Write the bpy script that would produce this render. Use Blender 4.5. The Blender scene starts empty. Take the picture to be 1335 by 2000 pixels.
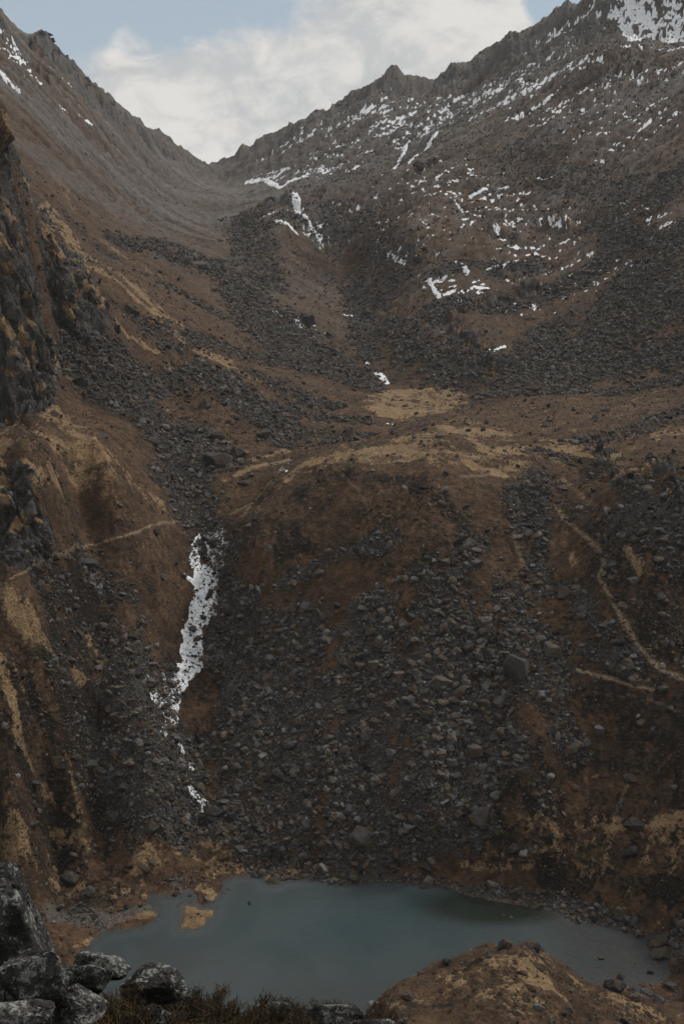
import bpy, bmesh, math, random
import numpy as np
from mathutils import Vector
rng = np.random.default_rng(7); random.seed(7)
R = math.radians
sc = bpy.context.scene
col = sc.collection

# ------------------------------------------------------------------ camera
CAMZ, PITCH, F, CX, CY = 150.0, R(15), 1947.0, 667.5, 1000.0
cam = bpy.data.objects.new('camera', bpy.data.cameras.new('camera')); col.objects.link(cam)
cam.location = (0, 0, CAMZ); cam.rotation_euler = (R(90) - PITCH, 0, 0)
cam.data.sensor_fit = 'HORIZONTAL'; cam.data.sensor_width = 24; cam.data.lens = F / 1335 * 24
cam.data.clip_start = 0.3; cam.data.clip_end = 9000
sc.camera = cam
# ------------------------------------------------------------------ light and exposure
sc.view_settings.view_transform = 'Standard'; sc.view_settings.look = 'None'
sc.view_settings.exposure = 0.57; sc.view_settings.gamma = 1
sc.render.engine = 'CYCLES'
cy = sc.cycles
cy.max_bounces = 4; cy.diffuse_bounces = 2; cy.glossy_bounces = 2; cy.volume_bounces = 0
cy.transmission_bounces = 2; cy.transparent_max_bounces = 6; cy.use_denoising = True
cy.caustics_reflective = False; cy.caustics_refractive = False
try: cy.denoising_input_passes = 'RGB_ALBEDO_NORMAL'; cy.denoising_prefilter = 'ACCURATE'
except Exception: pass
SUN_EL, SUN_AZ = R(44), R(52)            # the sun stands high beyond the valley, to the right, behind cloud
sun = bpy.data.objects.new('sun', bpy.data.lights.new('sun', 'SUN')); col.objects.link(sun)
sun.data.energy = 1.9; sun.data.angle = R(9); sun.data.color = (1, .95, .88)
sd_ = Vector((math.sin(SUN_AZ) * math.cos(SUN_EL), math.cos(SUN_AZ) * math.cos(SUN_EL), math.sin(SUN_EL)))
sun.rotation_euler = sd_.to_track_quat('Z', 'Y').to_euler()
cp, sp = math.cos(PITCH), math.sin(PITCH)
def ray(u, v):
    x = (u - CX) / F; y = (CY - v) / F
    Y = cp + y * sp; Z = -sp + y * cp
    return x / Y, Z / Y

class NT:
    def __init__(s, tree): s.t = tree; s.n = tree.nodes; s.l = tree.links
    def new(s, typ, **kw):
        n = s.n.new(typ)
        for k, v in kw.items():
            if k.startswith('i_'):
                key = k[2:]; key = int(key) if key.isdigit() else key.replace('_', ' ')
                s.set(n.inputs[key], v)
            else: setattr(n, k, v)
        return n
    def set(s, sock, v):
        if isinstance(v, bpy.types.NodeSocket): s.l.new(v, sock)
        elif isinstance(v, bpy.types.Node): s.l.new(v.outputs[0], sock)
        else:
            if hasattr(sock, 'default_value') and sock.type == 'RGBA' and len(v) == 3: v = (*v, 1)
            sock.default_value = v
    def math(s, op, a, b=0, c=None, clamp=False):
        n = s.n.new('ShaderNodeMath'); n.operation = op; n.use_clamp = clamp
        s.set(n.inputs[0], a); s.set(n.inputs[1], b)
        if c is not None: s.set(n.inputs[2], c)
        return n.outputs[0]
    def ramp(s, x, lo, hi, a=0, b=1):
        n = s.n.new('ShaderNodeMapRange'); n.interpolation_type = 'SMOOTHSTEP'
        s.set(n.inputs['Value'], x)
        for k, v in zip(('From Min', 'From Max', 'To Min', 'To Max'), (lo, hi, a, b)): s.set(n.inputs[k], v)
        return n.outputs[0]
    def mix(s, f, a, b, mode='MIX'):
        n = s.n.new('ShaderNodeMix'); n.data_type = 'RGBA'; n.blend_type = mode
        s.set(n.inputs[0], f); s.set(n.inputs[6], a); s.set(n.inputs[7], b)
        return n.outputs[2]
    def noise(s, vec, scale, detail=4, rough=.55, dist=0):
        n = s.n.new('ShaderNodeTexNoise'); s.set(n.inputs['Vector'], vec)
        n.inputs['Scale'].default_value = scale; n.inputs['Detail'].default_value = detail
        n.inputs['Roughness'].default_value = rough; n.inputs['Distortion'].default_value = dist
        return n.outputs[0]
    def voro(s, vec, scale, feature='F1', out='Distance', rnd=1):
        n = s.n.new('ShaderNodeTexVoronoi'); n.feature = feature; s.set(n.inputs['Vector'], vec)
        n.inputs['Scale'].default_value = scale; n.inputs['Randomness'].default_value = rnd
        return n.outputs[out]

world = bpy.data.worlds.new('World'); sc.world = world; world.use_nodes = True
w = NT(world.node_tree); w.n.clear()
sky = w.new('ShaderNodeTexSky', sky_type='NISHITA', sun_disc=False, sun_elevation=SUN_EL, sun_rotation=SUN_AZ,
            altitude=4200, air_density=1.0, dust_density=1.0, ozone_density=1.0)
bg1 = w.new('ShaderNodeBackground', i_0=sky, i_1=0.10)
tc = w.new('ShaderNodeTexCoord'); gen = tc.outputs['Generated']
mp = w.new('ShaderNodeMapping', i_Vector=gen, i_Scale=(1, 1, 1.7))
n1 = w.noise(mp.outputs[0], 6.5, 12, .66, .3)
n2 = w.noise(mp.outputs[0], 2.2, 4, .5, .2)
n3 = w.noise(mp.outputs[0], 17, 6, .6, .5)
upz = w.new('ShaderNodeSeparateXYZ', i_0=gen).outputs[2]
m = w.math('MULTIPLY_ADD', w.math('SUBTRACT', n1, .5), 2.2, w.ramp(upz, .27, .5, .8, 1.4))
m = w.math('MULTIPLY_ADD', w.math('SUBTRACT', n3, .5), 1.5, m)
def blob(u, v, rad, amt):
    global m
    a, t = ray(u, v); d = Vector((a, 1, t)).normalized()
    dn = w.new('ShaderNodeVectorMath', operation='DISTANCE', i_0=gen); dn.inputs[1].default_value = d
    m = w.math('MULTIPLY_ADD', w.ramp(dn.outputs['Value'], rad, rad * .25, 0, 1), amt, m)
for b in ((40, 30, .10, -.5), (220, 20, .11, -.6), (450, 25, .08, -.7), (600, 20, .05, -.6), (1085, -10, .05, -1.8), (130, 190, .05, -.45),
          (850, 120, .16, 1.0), (640, 190, .10, .5), (420, 150, .07, .5), (290, 140, .07, .5), (420, 280, .12, .75), (200, 190, .08, .75), (270, 40, .07, -.55), (560, 60, .06, .35)): blob(*b)
mask = w.ramp(m, .18, .98)
ccol = w.mix(w.ramp(w.math('ADD', n1, n3), .82, 1.15), (.36, .37, .375), (.51, .497, .475))
zen = w.ramp(upz, .32, .95, 1.0, 1.6)
bg2 = w.new('ShaderNodeBackground', i_0=ccol, i_1=zen)
veil = w.new('ShaderNodeBackground', i_0=(.28, .325, .345, 1), i_1=1.0)
blue = w.new('ShaderNodeMixShader', i_0=.82, i_1=bg1.outputs[0], i_2=veil.outputs[0])
mx = w.new('ShaderNodeMixShader', i_0=mask, i_1=blue.outputs[0], i_2=bg2.outputs[0])
sep = w.new('ShaderNodeSeparateXYZ', i_0=gen)
low = w.new('ShaderNodeBackground', i_0=(.045, .04, .035, 1), i_1=1.0)
mx2 = w.new('ShaderNodeMixShader', i_0=w.ramp(sep.outputs[2], -.06, -.01), i_1=low.outputs[0], i_2=mx.outputs[0])
w.new('ShaderNodeOutputWorld', i_0=mx2.outputs[0])

# ------------------------------------------------------------------ noise in numpy
def _h(ix, iy, iz=0, seed=0):
    h = (ix.astype(np.int64) * 374761393 + iy.astype(np.int64) * 668265263 + (np.asarray(iz).astype(np.int64)) * 2147483647 + seed * 1274126177) & 0xffffffff
    h = ((h ^ (h >> 13)) * 1274126177) & 0xffffffff
    h = ((h ^ (h >> 15)) * 2246822519) & 0xffffffff
    return ((h ^ (h >> 16)) & 0xffffff).astype(np.float32) / 16777216.0
def vn(x, y, seed=0):
    ix = np.floor(x); iy = np.floor(y); fx = (x - ix).astype(np.float32); fy = (y - iy).astype(np.float32)
    fx = fx * fx * (3 - 2 * fx); fy = fy * fy * (3 - 2 * fy)
    a = _h(ix, iy, 0, seed); b = _h(ix + 1, iy, 0, seed); c = _h(ix, iy + 1, 0, seed); d = _h(ix + 1, iy + 1, 0, seed)
    return (a + (b - a) * fx) * (1 - fy) + (c + (d - c) * fx) * fy
def vn3(x, y, z, seed=0):
    ix = np.floor(x); iy = np.floor(y); iz = np.floor(z)
    fx, fy, fz = [(q - i).astype(np.float32) for q, i in ((x, ix), (y, iy), (z, iz))]
    fx, fy, fz = [f * f * (3 - 2 * f) for f in (fx, fy, fz)]
    r = 0
    for dx in (0, 1):
        for dy in (0, 1):
            for dz in (0, 1):
                r = r + _h(ix + dx, iy + dy, iz + dz, seed) * (fx if dx else 1 - fx) * (fy if dy else 1 - fy) * (fz if dz else 1 - fz)
    return r
def fbm(x, y, oct=4, seed=0, gain=.5):
    r = 0; a = 1; s = 0; c, q = .8, .6
    for o in range(oct):
        r = r + a * (vn(x, y, seed + o) - .5); s += a; a *= gain
        x, y = (c * x - q * y) * 2.03 + 11.3, (q * x + c * y) * 2.03 + 5.7
    return r / s * 2
def fbm3(x, y, z, oct=4, seed=0, gain=.5):
    r = 0; a = 1; s = 0; c, q = .8, .6
    for o in range(oct):
        r = r + a * (vn3(x, y, z, seed + o) - .5); s += a; a *= gain
        x, y, z = (c * x - q * y) * 2.03 + 11.3, (q * x + c * y) * 2.03 + 5.7, z * 2.03 + 3.1
    return r / s * 2
def ridged(x, y, oct=4, seed=0):
    r = 0; a = 1; s = 0; c, q = .8, .6; wgt = 1
    for o in range(oct):
        n = 1 - np.abs(vn(x, y, seed + o) * 2 - 1); n = n * n * wgt; wgt = np.clip(n * 2, 0, 1)
        r = r + a * n; s += a; a *= .5
        x, y = (c * x - q * y) * 2.1 + 11.3, (q * x + c * y) * 2.1 + 5.7
    return r / s
def worley(x, y, seed=0):
    ix = np.floor(x); iy = np.floor(y)
    b1 = np.full(x.shape, 9., np.float32); b2 = b1.copy(); idv = np.zeros(x.shape, np.float32); tx = idv.copy(); ty = idv.copy()
    for dx in (-1, 0, 1):
        for dy in (-1, 0, 1):
            cx = ix + dx; cyy = iy + dy
            px = cx + _h(cx, cyy, 1, seed); py = cyy + _h(cx, cyy, 2, seed)
            ox = (x - px).astype(np.float32); oy = (y - py).astype(np.float32)
            d = ox * ox + oy * oy; near = d < b1
            b2 = np.where(near, b1, np.minimum(b2, d)); b1 = np.where(near, d, b1)
            idv = np.where(near, _h(cx, cyy, 3, seed), idv); tx = np.where(near, ox, tx); ty = np.where(near, oy, ty)
    return np.sqrt(b1), np.sqrt(b2), idv, tx, ty
def ss(x, lo, hi):
    k = np.clip((x - lo) / (hi - lo), 0, 1); return k * k * (3 - 2 * k)

# ------------------------------------------------------------------ the relief: surveyed spots (bearing, height angle, distance)
PTS = []
def D(*rows):
    for u, v, d in rows:
        a, t = ray(u, v); PTS.append((a, math.log(d), t))
def Zp(*rows):                       # spots whose height is known
    for u, v, z in rows:
        a, t = ray(u, v); PTS.append((a, math.log((z - CAMZ) / t), t))
def H(*rows):                        # hidden spots: bearing by column at the height of the horizon, distance, height
    for u, d, z in rows: PTS.append(((u - CX) / F * 1.0, math.log(d), (z - CAMZ) / d))
# lake shores and flats
Zp((175,1840,0),(300,1760,0),(435,1717,0),(590,1715,0),(717,1727,0),(867,1735,0),(967,1762,0),(1052,1780,0),(1167,1810,0),(1282,1870,0),(1317,1915,0),
   (100,1740,3),(200,1700,3),(320,1690,2.5),(60,1790,4),(130,1830,2),(0,1760,4.5),(450,1690,2),(650,1700,2),(0,1650,13),(100,1640,9),(200,1640,7),(390,1620,5))
H((667,190,-4),(500,200,-4),(900,180,-5),(1100,178,-4),(300,190,-2),(667,165,-2))
# lower left slope
D((0,1550,206),(0,1400,216),(0,1250,228),(0,1130,241),(150,1550,221),(150,1450,230),(150,1350,240),(150,1150,262),(150,1040,285),(290,1500,227),(290,1300,254),(310,1100,290),(320,1010,310),
  (60,1085,241),(0,1090,238),(0,940,257),(60,930,257),(120,960,270),(0,850,300),(60,850,300),(100,880,297),(200,970,297),(200,1040,290),(235,1120,277),(220,1250,257),(220,1400,237),(70,1200,244),(70,793,328),(200,900,300),(270,960,312))
# snow gully up to the shelf
D((395,1590,228),(345,1440,251),(335,1340,266),(370,1230,287),(405,1110,309),(420,1010,328),(440,960,340),(560,905,365),(610,880,380))
# talus stream and the cliff above it
D((250,850,345),(150,750,372),(100,690,388),(330,930,345),(400,880,368),(500,830,400),(300,760,418),(420,760,430),
  (0,810,330),(60,775,342),(60,600,349),(0,600,338),(0,400,350),(0,210,362),(100,450,398),(62,335,382),(100,600,392),(200,560,425),(230,632,428),(150,640,408),(150,510,404))
H((-60,480,188),(0,470,176),(100,480,152),(60,470,160),(-60,420,205))
D((150,500,520),(250,600,470),(400,690,470),(510,748,455),(90,375,600),(200,520,500),(330,640,480))
D((80,400,389),(125,455,400),(170,520,408),(210,590,420),(226,628,426),(80,670,374),(125,662,386),(170,650,400),(215,642,421))
H((125,430,150),(170,440,135),(210,450,127),(80,430,157))
# far left mountainside up to the pass
D((0,190,760),(0,100,950),(0,32,1060),(40,85,1090),(105,85,1120),(160,150,1160),(230,206,1250),(330,282,1400),(380,308,1480),(418,319,1560),
  (100,200,900),(100,300,740),(200,300,950),(200,400,740),(300,350,1100),(300,450,780),(400,400,1050),(400,345,1380),(200,490,590),(350,560,600),(450,450,900),(430,505,780),(330,470,700),(450,600,620),(550,700,540))
# valley head
D((600,600,680),(650,500,850),(700,585,760),(742,738,540),(700,650,640),(600,750,490),(640,400,1000),(500,405,980),(500,352,1330),(560,430,860),(620,370,960))
# far right ridge
D((450,308,1580),(500,277,1600),(600,232,1580),(700,177,1540),(770,152,1500),(835,168,1480),(900,132,1450),(1000,76,1400),(1078,38,1370),(1103,48,1340),(1150,2,1320),(1250,-70,1300),(1335,-120,1280),
  (600,320,1260),(700,300,1220),(780,315,1150),(900,215,1250),(1000,160,1240),(1100,95,1220),(1250,40,1200),(1335,45,1180))
# brown spur and block slope on the right
D((640,352,960),(735,342,950),(830,322,960),(900,278,980),(1000,240,1000),(1100,165,1030),(1200,108,1050),(1335,100,1020),
  (1000,400,820),(1200,300,850),(1335,250,830),(800,450,780),(900,550,660),(850,640,585),(920,700,530),(1000,600,620),(1100,500,700),
  (1335,450,600),(1200,600,560),(1335,600,510),(1100,700,520),(1335,735,450),(1000,772,472),(1200,772,446),(930,752,505),(800,740,530))
# shelf with the meadow
Zp((800,763,78),(890,766,78),(740,800,78),(870,800,78),(760,828,75),(700,850,77),(880,822,82),(700,866,75.5),(640,868,74),(580,872,73))
# rounded hill
D((600,897,338),(640,886,334),(690,883,330),(750,884,326),(850,912,306),(700,903,316),(640,915,322),(950,902,318),(1100,880,330),(1250,905,300),(1335,855,328),(1335,785,395),(1100,803,405),(1000,850,365),(540,945,325),(500,985,313),(478,1070,296),
  (640,1000,302),(500,1010,318),(640,1150,279),(640,1300,259),(640,1500,232),(640,1650,217),(480,1200,288),(480,1400,253),(480,1600,227),
  (850,1000,288),(850,1150,267),(850,1300,249),(850,1500,224),(850,1650,211),(1050,950,304),(1045,1100,281),(1050,1300,243),(1050,1500,221),(1050,1650,210),
  (1200,1000,276),(1335,1000,262),(1335,1150,254),(1335,1300,236),(1200,1200,249),(1200,1400,230),(1335,1500,214),(1200,1600,213),(1335,1650,201),(1335,1800,186),(1200,1745,200),(1120,1180,266))
# grassy knoll in front of the lake
D((950,1842,156),(1030,1845,156),(850,1873,152),(772,1922,146),(735,1945,142),(708,1975,138),(1100,1877,155),(1200,1922,158),(1300,1962,160),(1000,1940,137),(1000,2000,129),(1300,2010,146),(850,1960,137),(1150,1980,142))
H((690,150,2),(600,150,0),(740,160,3),(850,166,6),(950,170,6),(1100,170,6),(1250,172,2))
# ground at the viewer's feet
for u in (-500, 0, 300, 600, 700):
    H((u,3,146.0),(u,8,142.3),(u,13,138.6-(.55 if u>280 else 0)),(u,18,132),(u,30,118),(u,60,82),(u,100,48),(u,135,16))
for u in (850, 1100, 1335, 1800):
    H((u,3,145.6),(u,8,141.4),(u,14,135.4),(u,30,116),(u,60,80),(u,100,44))
H((0,150,6),(300,150,3))
# beyond the frame and behind the ridges
H((-500,240,80),(-500,350,170),(-500,500,230),(-500,800,330),(-500,1200,460),(1800,200,50),(1800,260,95),(1800,450,120),(1800,600,190),(1800,1000,380),(1800,1300,520),(1600,150,10))
for u, z in ((-400,380),(0,330),(230,230),(420,190),(700,280),(1000,330),(1335,420),(1700,500)): H((u,2000,z),(u,2400,z-90))
PTS = np.array(PTS)
KA, MQ = 2.3, .035
def fit():
    X = np.c_[PTS[:, 0] * KA, PTS[:, 1]]
    n = len(X); d = np.sqrt(((X[:, None] - X[None]) ** 2).sum(-1) + MQ ** 2)
    A = np.zeros((n + 3, n + 3)); A[:n, :n] = d - np.eye(n) * .004
    P = np.c_[np.ones(n), X]; A[:n, n:] = P; A[n:, :n] = P.T
    return X, np.linalg.solve(A, np.r_[PTS[:, 2], 0, 0, 0])
XC, WC = fit()
def tval(a, s):
    q = np.stack([np.asarray(a) * KA, np.asarray(s)], -1).reshape(-1, 2)
    out = np.empty(len(q), np.float32); n = len(XC)
    X32 = XC.astype(np.float32); W32 = WC[:n].astype(np.float32)
    for i in range(0, len(q), 40000):
        b = q[i:i + 40000].astype(np.float32)
        dx = b[:, None, 0] - X32[None, :, 0]; dy = b[:, None, 1] - X32[None, :, 1]
        out[i:i + 40000] = np.sqrt(dx * dx + dy * dy + np.float32(MQ ** 2)) @ W32 + WC[n] + b @ WC[n + 1:].astype(np.float32)
    return out.reshape(np.shape(a))
# grid: columns by bearing, rows by distance, closest together where the ground turns towards the viewer
SX = 1.0
ac = np.concatenate([np.linspace(-.64, -.375, 90)[:-1], np.linspace(-.375, .375, int(760 * SX)), np.linspace(.375, .64, 90)[1:]])
sg = np.linspace(math.log(2.0), math.log(2350), 900); ag = np.linspace(-.36, .36, 60)
AA, SS = np.meshgrid(ag, sg); T0 = tval(AA, SS)
g = np.maximum(np.gradient(T0, sg, axis=0), 0)
g = .6 * g.mean(1) + .4 * np.percentile(g, 93, axis=1)
dens = np.minimum(g / .0012, 4500) + 60
dens[sg < math.log(110)] = 90
cum = np.concatenate([[0], np.cumsum((dens[1:] + dens[:-1]) / 2 * np.diff(sg))])
NR = int(min(1500, cum[-1]) * SX); sr = np.interp(np.linspace(0, cum[-1], NR), cum, sg)
NC = len(ac)
A_, S_ = np.meshgrid(ac.astype(np.float32), sr.astype(np.float32))
T_ = tval(A_, S_); Y_ = np.exp(S_.astype(np.float64)); X_ = A_ * Y_; Z_ = CAMZ + T_ * Y_
print('grid', NR, NC, 'rows wanted', cum[-1])
FAR = ss(Y_, 430, 1000)

# ------------------------------------------------------------------ lake outline (level 0) and its islets
def flat(pts, z=0.0):
    o = []
    for u, v in pts:
        a, t = ray(u, v); y = (z - CAMZ) / t; o.append((a * y, y))
    return np.array(o)
SHORE = flat([(175,1840),(200,1822),(235,1817),(280,1811),(298,1800),(303,1788),(298,1775),(288,1764),(292,1748),(320,1748),(340,1744),(352,1746),(364,1735),(374,1730),(384,1748),(385,1764),(396,1768),(412,1762),(424,1750),(434,1736),
   (432,1722),(450,1714),(480,1712),(515,1716),(550,1722),(590,1716),(630,1722),(667,1728),(717,1727),(767,1724),(817,1727),(867,1735),(917,1750),(967,1761),(1010,1768),(1040,1776),(1075,1778),(1097,1782),(1107,1798),(1140,1806),(1180,1812),(1232,1825),
   (1262,1842),(1275,1862),(1300,1880),(1314,1905),(1290,1922),(1250,1925),(1260,1938),(1300,1950),(1345,1962),(1350,1975),(1280,1960),(1225,1945),(1180,1950),(1080,1945),(950,1950),(850,1970),(780,1990),(715,2050),(640,2150),(560,2260),(400,2200),(250,2060),(150,1930),(160,1875)])
ISL = [flat([(360,1768),(380,1770),(388,1776),(414,1778),(414,1788),(402,1792),(398,1806),(380,1812),(354,1813),(356,1795)], .25),
       flat([(521,1718),(532,1715),(545,1720),(540,1727),(524,1727)], .1)]
def sdist(px, py, poly):
    d = np.full(px.shape, 1e9); ins = np.zeros(px.shape, bool); n = len(poly)
    for i in range(n):
        x0, y0 = poly[i]; x1, y1 = poly[(i + 1) % n]; ex, ey = x1 - x0, y1 - y0
        k = np.clip(((px - x0) * ex + (py - y0) * ey) / (ex * ex + ey * ey + 1e-9), 0, 1)
        d = np.minimum(d, (px - x0 - k * ex) ** 2 + (py - y0 - k * ey) ** 2)
        c = ((y0 > py) != (y1 > py)) & (px < ex * (py - y0) / (ey + 1e-12) + x0); ins ^= c
    d = np.sqrt(d); return np.where(ins, -d, d)
def lake_sd(x, y):
    d = sdist(x, y, SHORE)
    wob = fbm(x / 5, y / 5, 3, 91) * .9 + fbm(x / 1.4, y / 1.4, 2, 92) * .35
    d = d + wob
    for p in ISL: d = np.maximum(d, -(sdist(x, y, p) + wob * .25))
    return d
rows = (Y_[:, 0] > 120) & (Y_[:, 0] < 300)
SD = np.full(X_.shape, 99.); SD[rows] = lake_sd(X_[rows], Y_[rows])
isl = np.full(X_.shape, 99.)
for p in ISL: isl[rows] = np.minimum(isl[rows], sdist(X_[rows], Y_[rows], p))
k = ss(SD, 0, np.where((Y_ < 172) & (X_ > -6), 4.5, 9))
out = k * np.maximum(Z_, .25) + (1 - k) * (.02 + .10 * np.maximum(SD, 0) + .02 * np.maximum(SD, 0) ** 2)
out = np.where(isl < 6, np.minimum(.35, .02 + .8 * np.maximum(SD, 0)), out)
ins = np.maximum(-SD, 0)
shelf = ss(X_, 30, 60)                          # the right-hand bay is very shallow
bed = -(.02 + np.minimum(ins * .13, 5) * (1 - .93 * shelf) * (1 - .75 * ss(-X_, 28, 48)) )
ZB = np.where(SD > 0, out, bed)
nearlake = SD < 90
Z_ = np.where(nearlake, ZB, Z_)

def at(u, v, Zg=None):
    """the point of the relief seen along the ray of a surveyed picture spot"""
    Zg = Z_ if Zg is None else Zg
    a, t = ray(u, v); i = np.interp(a, ac, np.arange(NC)); i0 = min(int(i), NC - 2); f = i - i0
    zc = Zg[:, i0] * (1 - f) + Zg[:, i0 + 1] * f; tc_ = (zc - CAMZ) / Y_[:, 0]
    hit = np.nonzero((tc_ >= t) & (Y_[:, 0] > 100))[0]
    j = hit[0] if len(hit) else NR - 2
    j = max(j, 1); t0, t1 = tc_[j - 1], tc_[j]; g_ = 0 if t1 <= t0 else min(1, max(0, (t - t0) / (t1 - t0)))
    y = math.exp(sr[j - 1] + (sr[j] - sr[j - 1]) * g_)
    return np.array((a * y, y, CAMZ + t * y))
# ------------------------------------------------------------------ ground cover: strokes laid on the relief in world space
Zs = Z_.copy()
def paint(strokes, soft=.6, wob=1.25):
    """strokes: (u0,v0,u1,v1,radius,strength) given at survey spots, turned into 3-D capsules on the ground"""
    m_ = np.zeros(X_.shape, np.float32)
    for (u0, v0, u1, v1, r_, k_) in strokes:
        p = at(u0, v0, Zs); q = at(u1, v1, Zs)
        dd = max(np.linalg.norm(p - (0, 0, CAMZ)), np.linalg.norm(q - (0, 0, CAMZ)))
        r = r_ * .5 * (np.linalg.norm(p - (0, 0, CAMZ)) + np.linalg.norm(q - (0, 0, CAMZ))) / F
        lo, hi = np.minimum(p, q) - 2.2 * r, np.maximum(p, q) + 2.2 * r
        j0, j1 = np.searchsorted(sr, (math.log(max(lo[1], 2)), math.log(hi[1])))
        al = min(lo[0] / max(lo[1], 2), lo[0] / hi[1]); ah = max(hi[0] / max(lo[1], 2), hi[0] / hi[1])
        i0, i1 = np.searchsorted(ac, (al, ah))
        if j1 <= j0 or i1 <= i0: continue
        sl = (slice(j0, j1), slice(i0, i1)); e = q - p; L = (e * e).sum() + 1e-9
        x, y, z = X_[sl] - p[0], Y_[sl] - p[1], Zs[sl] - p[2]
        kk = np.clip((x * e[0] + y * e[1] + z * e[2]) / L, 0, 1)
        d = np.sqrt((x - kk * e[0]) ** 2 + (y - kk * e[1]) ** 2 + (z - kk * e[2]) ** 2) / r
        d = d + wob * WOB[sl]
        m_[sl] = np.maximum(m_[sl], k_ * ss(d, 1 + soft, 1 - soft))
    return m_
lam = np.clip(Y_ / 300, .4, 4)
WOB = .6 * fbm(X_ / 11, Y_ / 11, 5, 3) + .5 * fbm(X_ / 2.6, Y_ / 2.6, 3, 13) * (1 - .5 * FAR)
def poly(pts, r, k=1.0):
    o_ = []
    for (u0, v0), (u1, v1) in zip(pts[:-1], pts[1:]):
        n_ = max(1, int(math.hypot(u1 - u0, v1 - v0) / 9)) if r < 7 else 1
        for i_ in range(n_): o_.append((u0 + (u1 - u0) * i_ / n_, v0 + (v1 - v0) * i_ / n_, u0 + (u1 - u0) * (i_ + 1) / n_, v0 + (v1 - v0) * (i_ + 1) / n_, r, k))
    return o_
ROCK = paint([(480,1210,450,1600,55,.8),(600,1240,560,1640,85,.9),(720,1240,700,1640,90,1),(850,1200,850,1520,90,1),(960,1260,940,1500,75,1),(1000,1180,1050,1350,45,1),(770,1060,630,1100,20,.8),(630,1100,560,1140,18,.7),
 (1050,960,1060,1160,26,.8),(1100,1150,1200,1250,30,.8),(1150,1260,1230,1290,26,.8),(930,1062,920,1088,26,.8),(940,1600,700,1680,36,1),(1100,1420,1120,1480,36,.8),(1250,1000,1325,1060,50,.8),(1230,950,1330,990,35,.6),
 (1000,960,1020,1040,18,.8),(1080,1260,1090,1330,32,.9),(980,1400,1060,1560,40,.55),(1040,880,1120,900,20,.5),(1170,860,1335,800,40,.45),(1040,930,1200,1010,26,.45),
 (400,1020,430,1100,34,1),(452,1080,400,1290,22,.9),(330,1340,320,1450,42,1),(360,1480,390,1600,50,1),(230,1480,330,1600,55,.85),(270,1240,300,1400,40,.6),(150,1230,260,1400,40,.45),(170,1110,230,1160,30,.45),
 (90,690,200,760,26,.9),(140,690,300,850,50,1),(250,740,400,900,60,1),(350,850,380,1000,50,1),(380,720,520,800,50,1),(450,760,560,850,40,1),(560,800,700,820,26,.9),(330,950,400,1020,36,1),
 (230,470,430,510,24,.9),(330,500,470,540,30,.9),(440,540,560,620,40,.7),(300,640,620,720,50,.5),(480,600,640,700,45,.75),(600,700,720,760,35,.8),(690,560,720,700,22,.8),(560,420,640,450,30,.6),
 (1335,450,1240,560,70,1),(1335,560,1100,700,95,1),(1335,680,1100,740,60,1),(950,772,1200,766,22,1),(1335,740,1250,755,30,.9),(1000,750,1080,640,40,1),(1100,560,1220,480,50,.9),(1335,330,1280,400,50,.8),
 (870,600,1000,590,50,.7),(880,520,1050,520,36,.6),(740,640,900,740,45,.7),(800,700,960,700,40,.8),(760,500,800,520,26,.5),(1180,430,1250,480,40,.7),(1060,720,1335,700,50,1),(430,520,560,700,45,.75),(330,560,480,640,30,.5),(480,420,520,560,40,.6),(560,640,700,740,45,.8),(200,680,330,740,40,.75),(520,740,620,790,40,.8),(650,400,720,600,40,.6),(700,420,780,560,40,.5),(440,1180,520,1400,40,.8),(100,1120,250,1250,50,.35),(1000,300,1250,380,60,.35),(560,820,720,850,16,.6),(560,866,690,858,12,.8),(110,1300,240,1600,60,.38),(1180,1060,1300,1300,50,.3),(1080,960,1200,1100,40,.35)])
ROCK = np.maximum(ROCK, paint([(870,1740,1010,1745,10,1),(1020,1755,1200,1790,16,1),(1200,1800,1330,1860,18,1),(1100,1775,1335,1810,22,.8),(660,1710,860,1722,9,.9),(150,1770,190,1820,16,.35),(330,1610,330,1730,10,.6),(380,1620,350,1735,10,.6),(1280,1900,1335,1950,12,.6)]))
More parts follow.
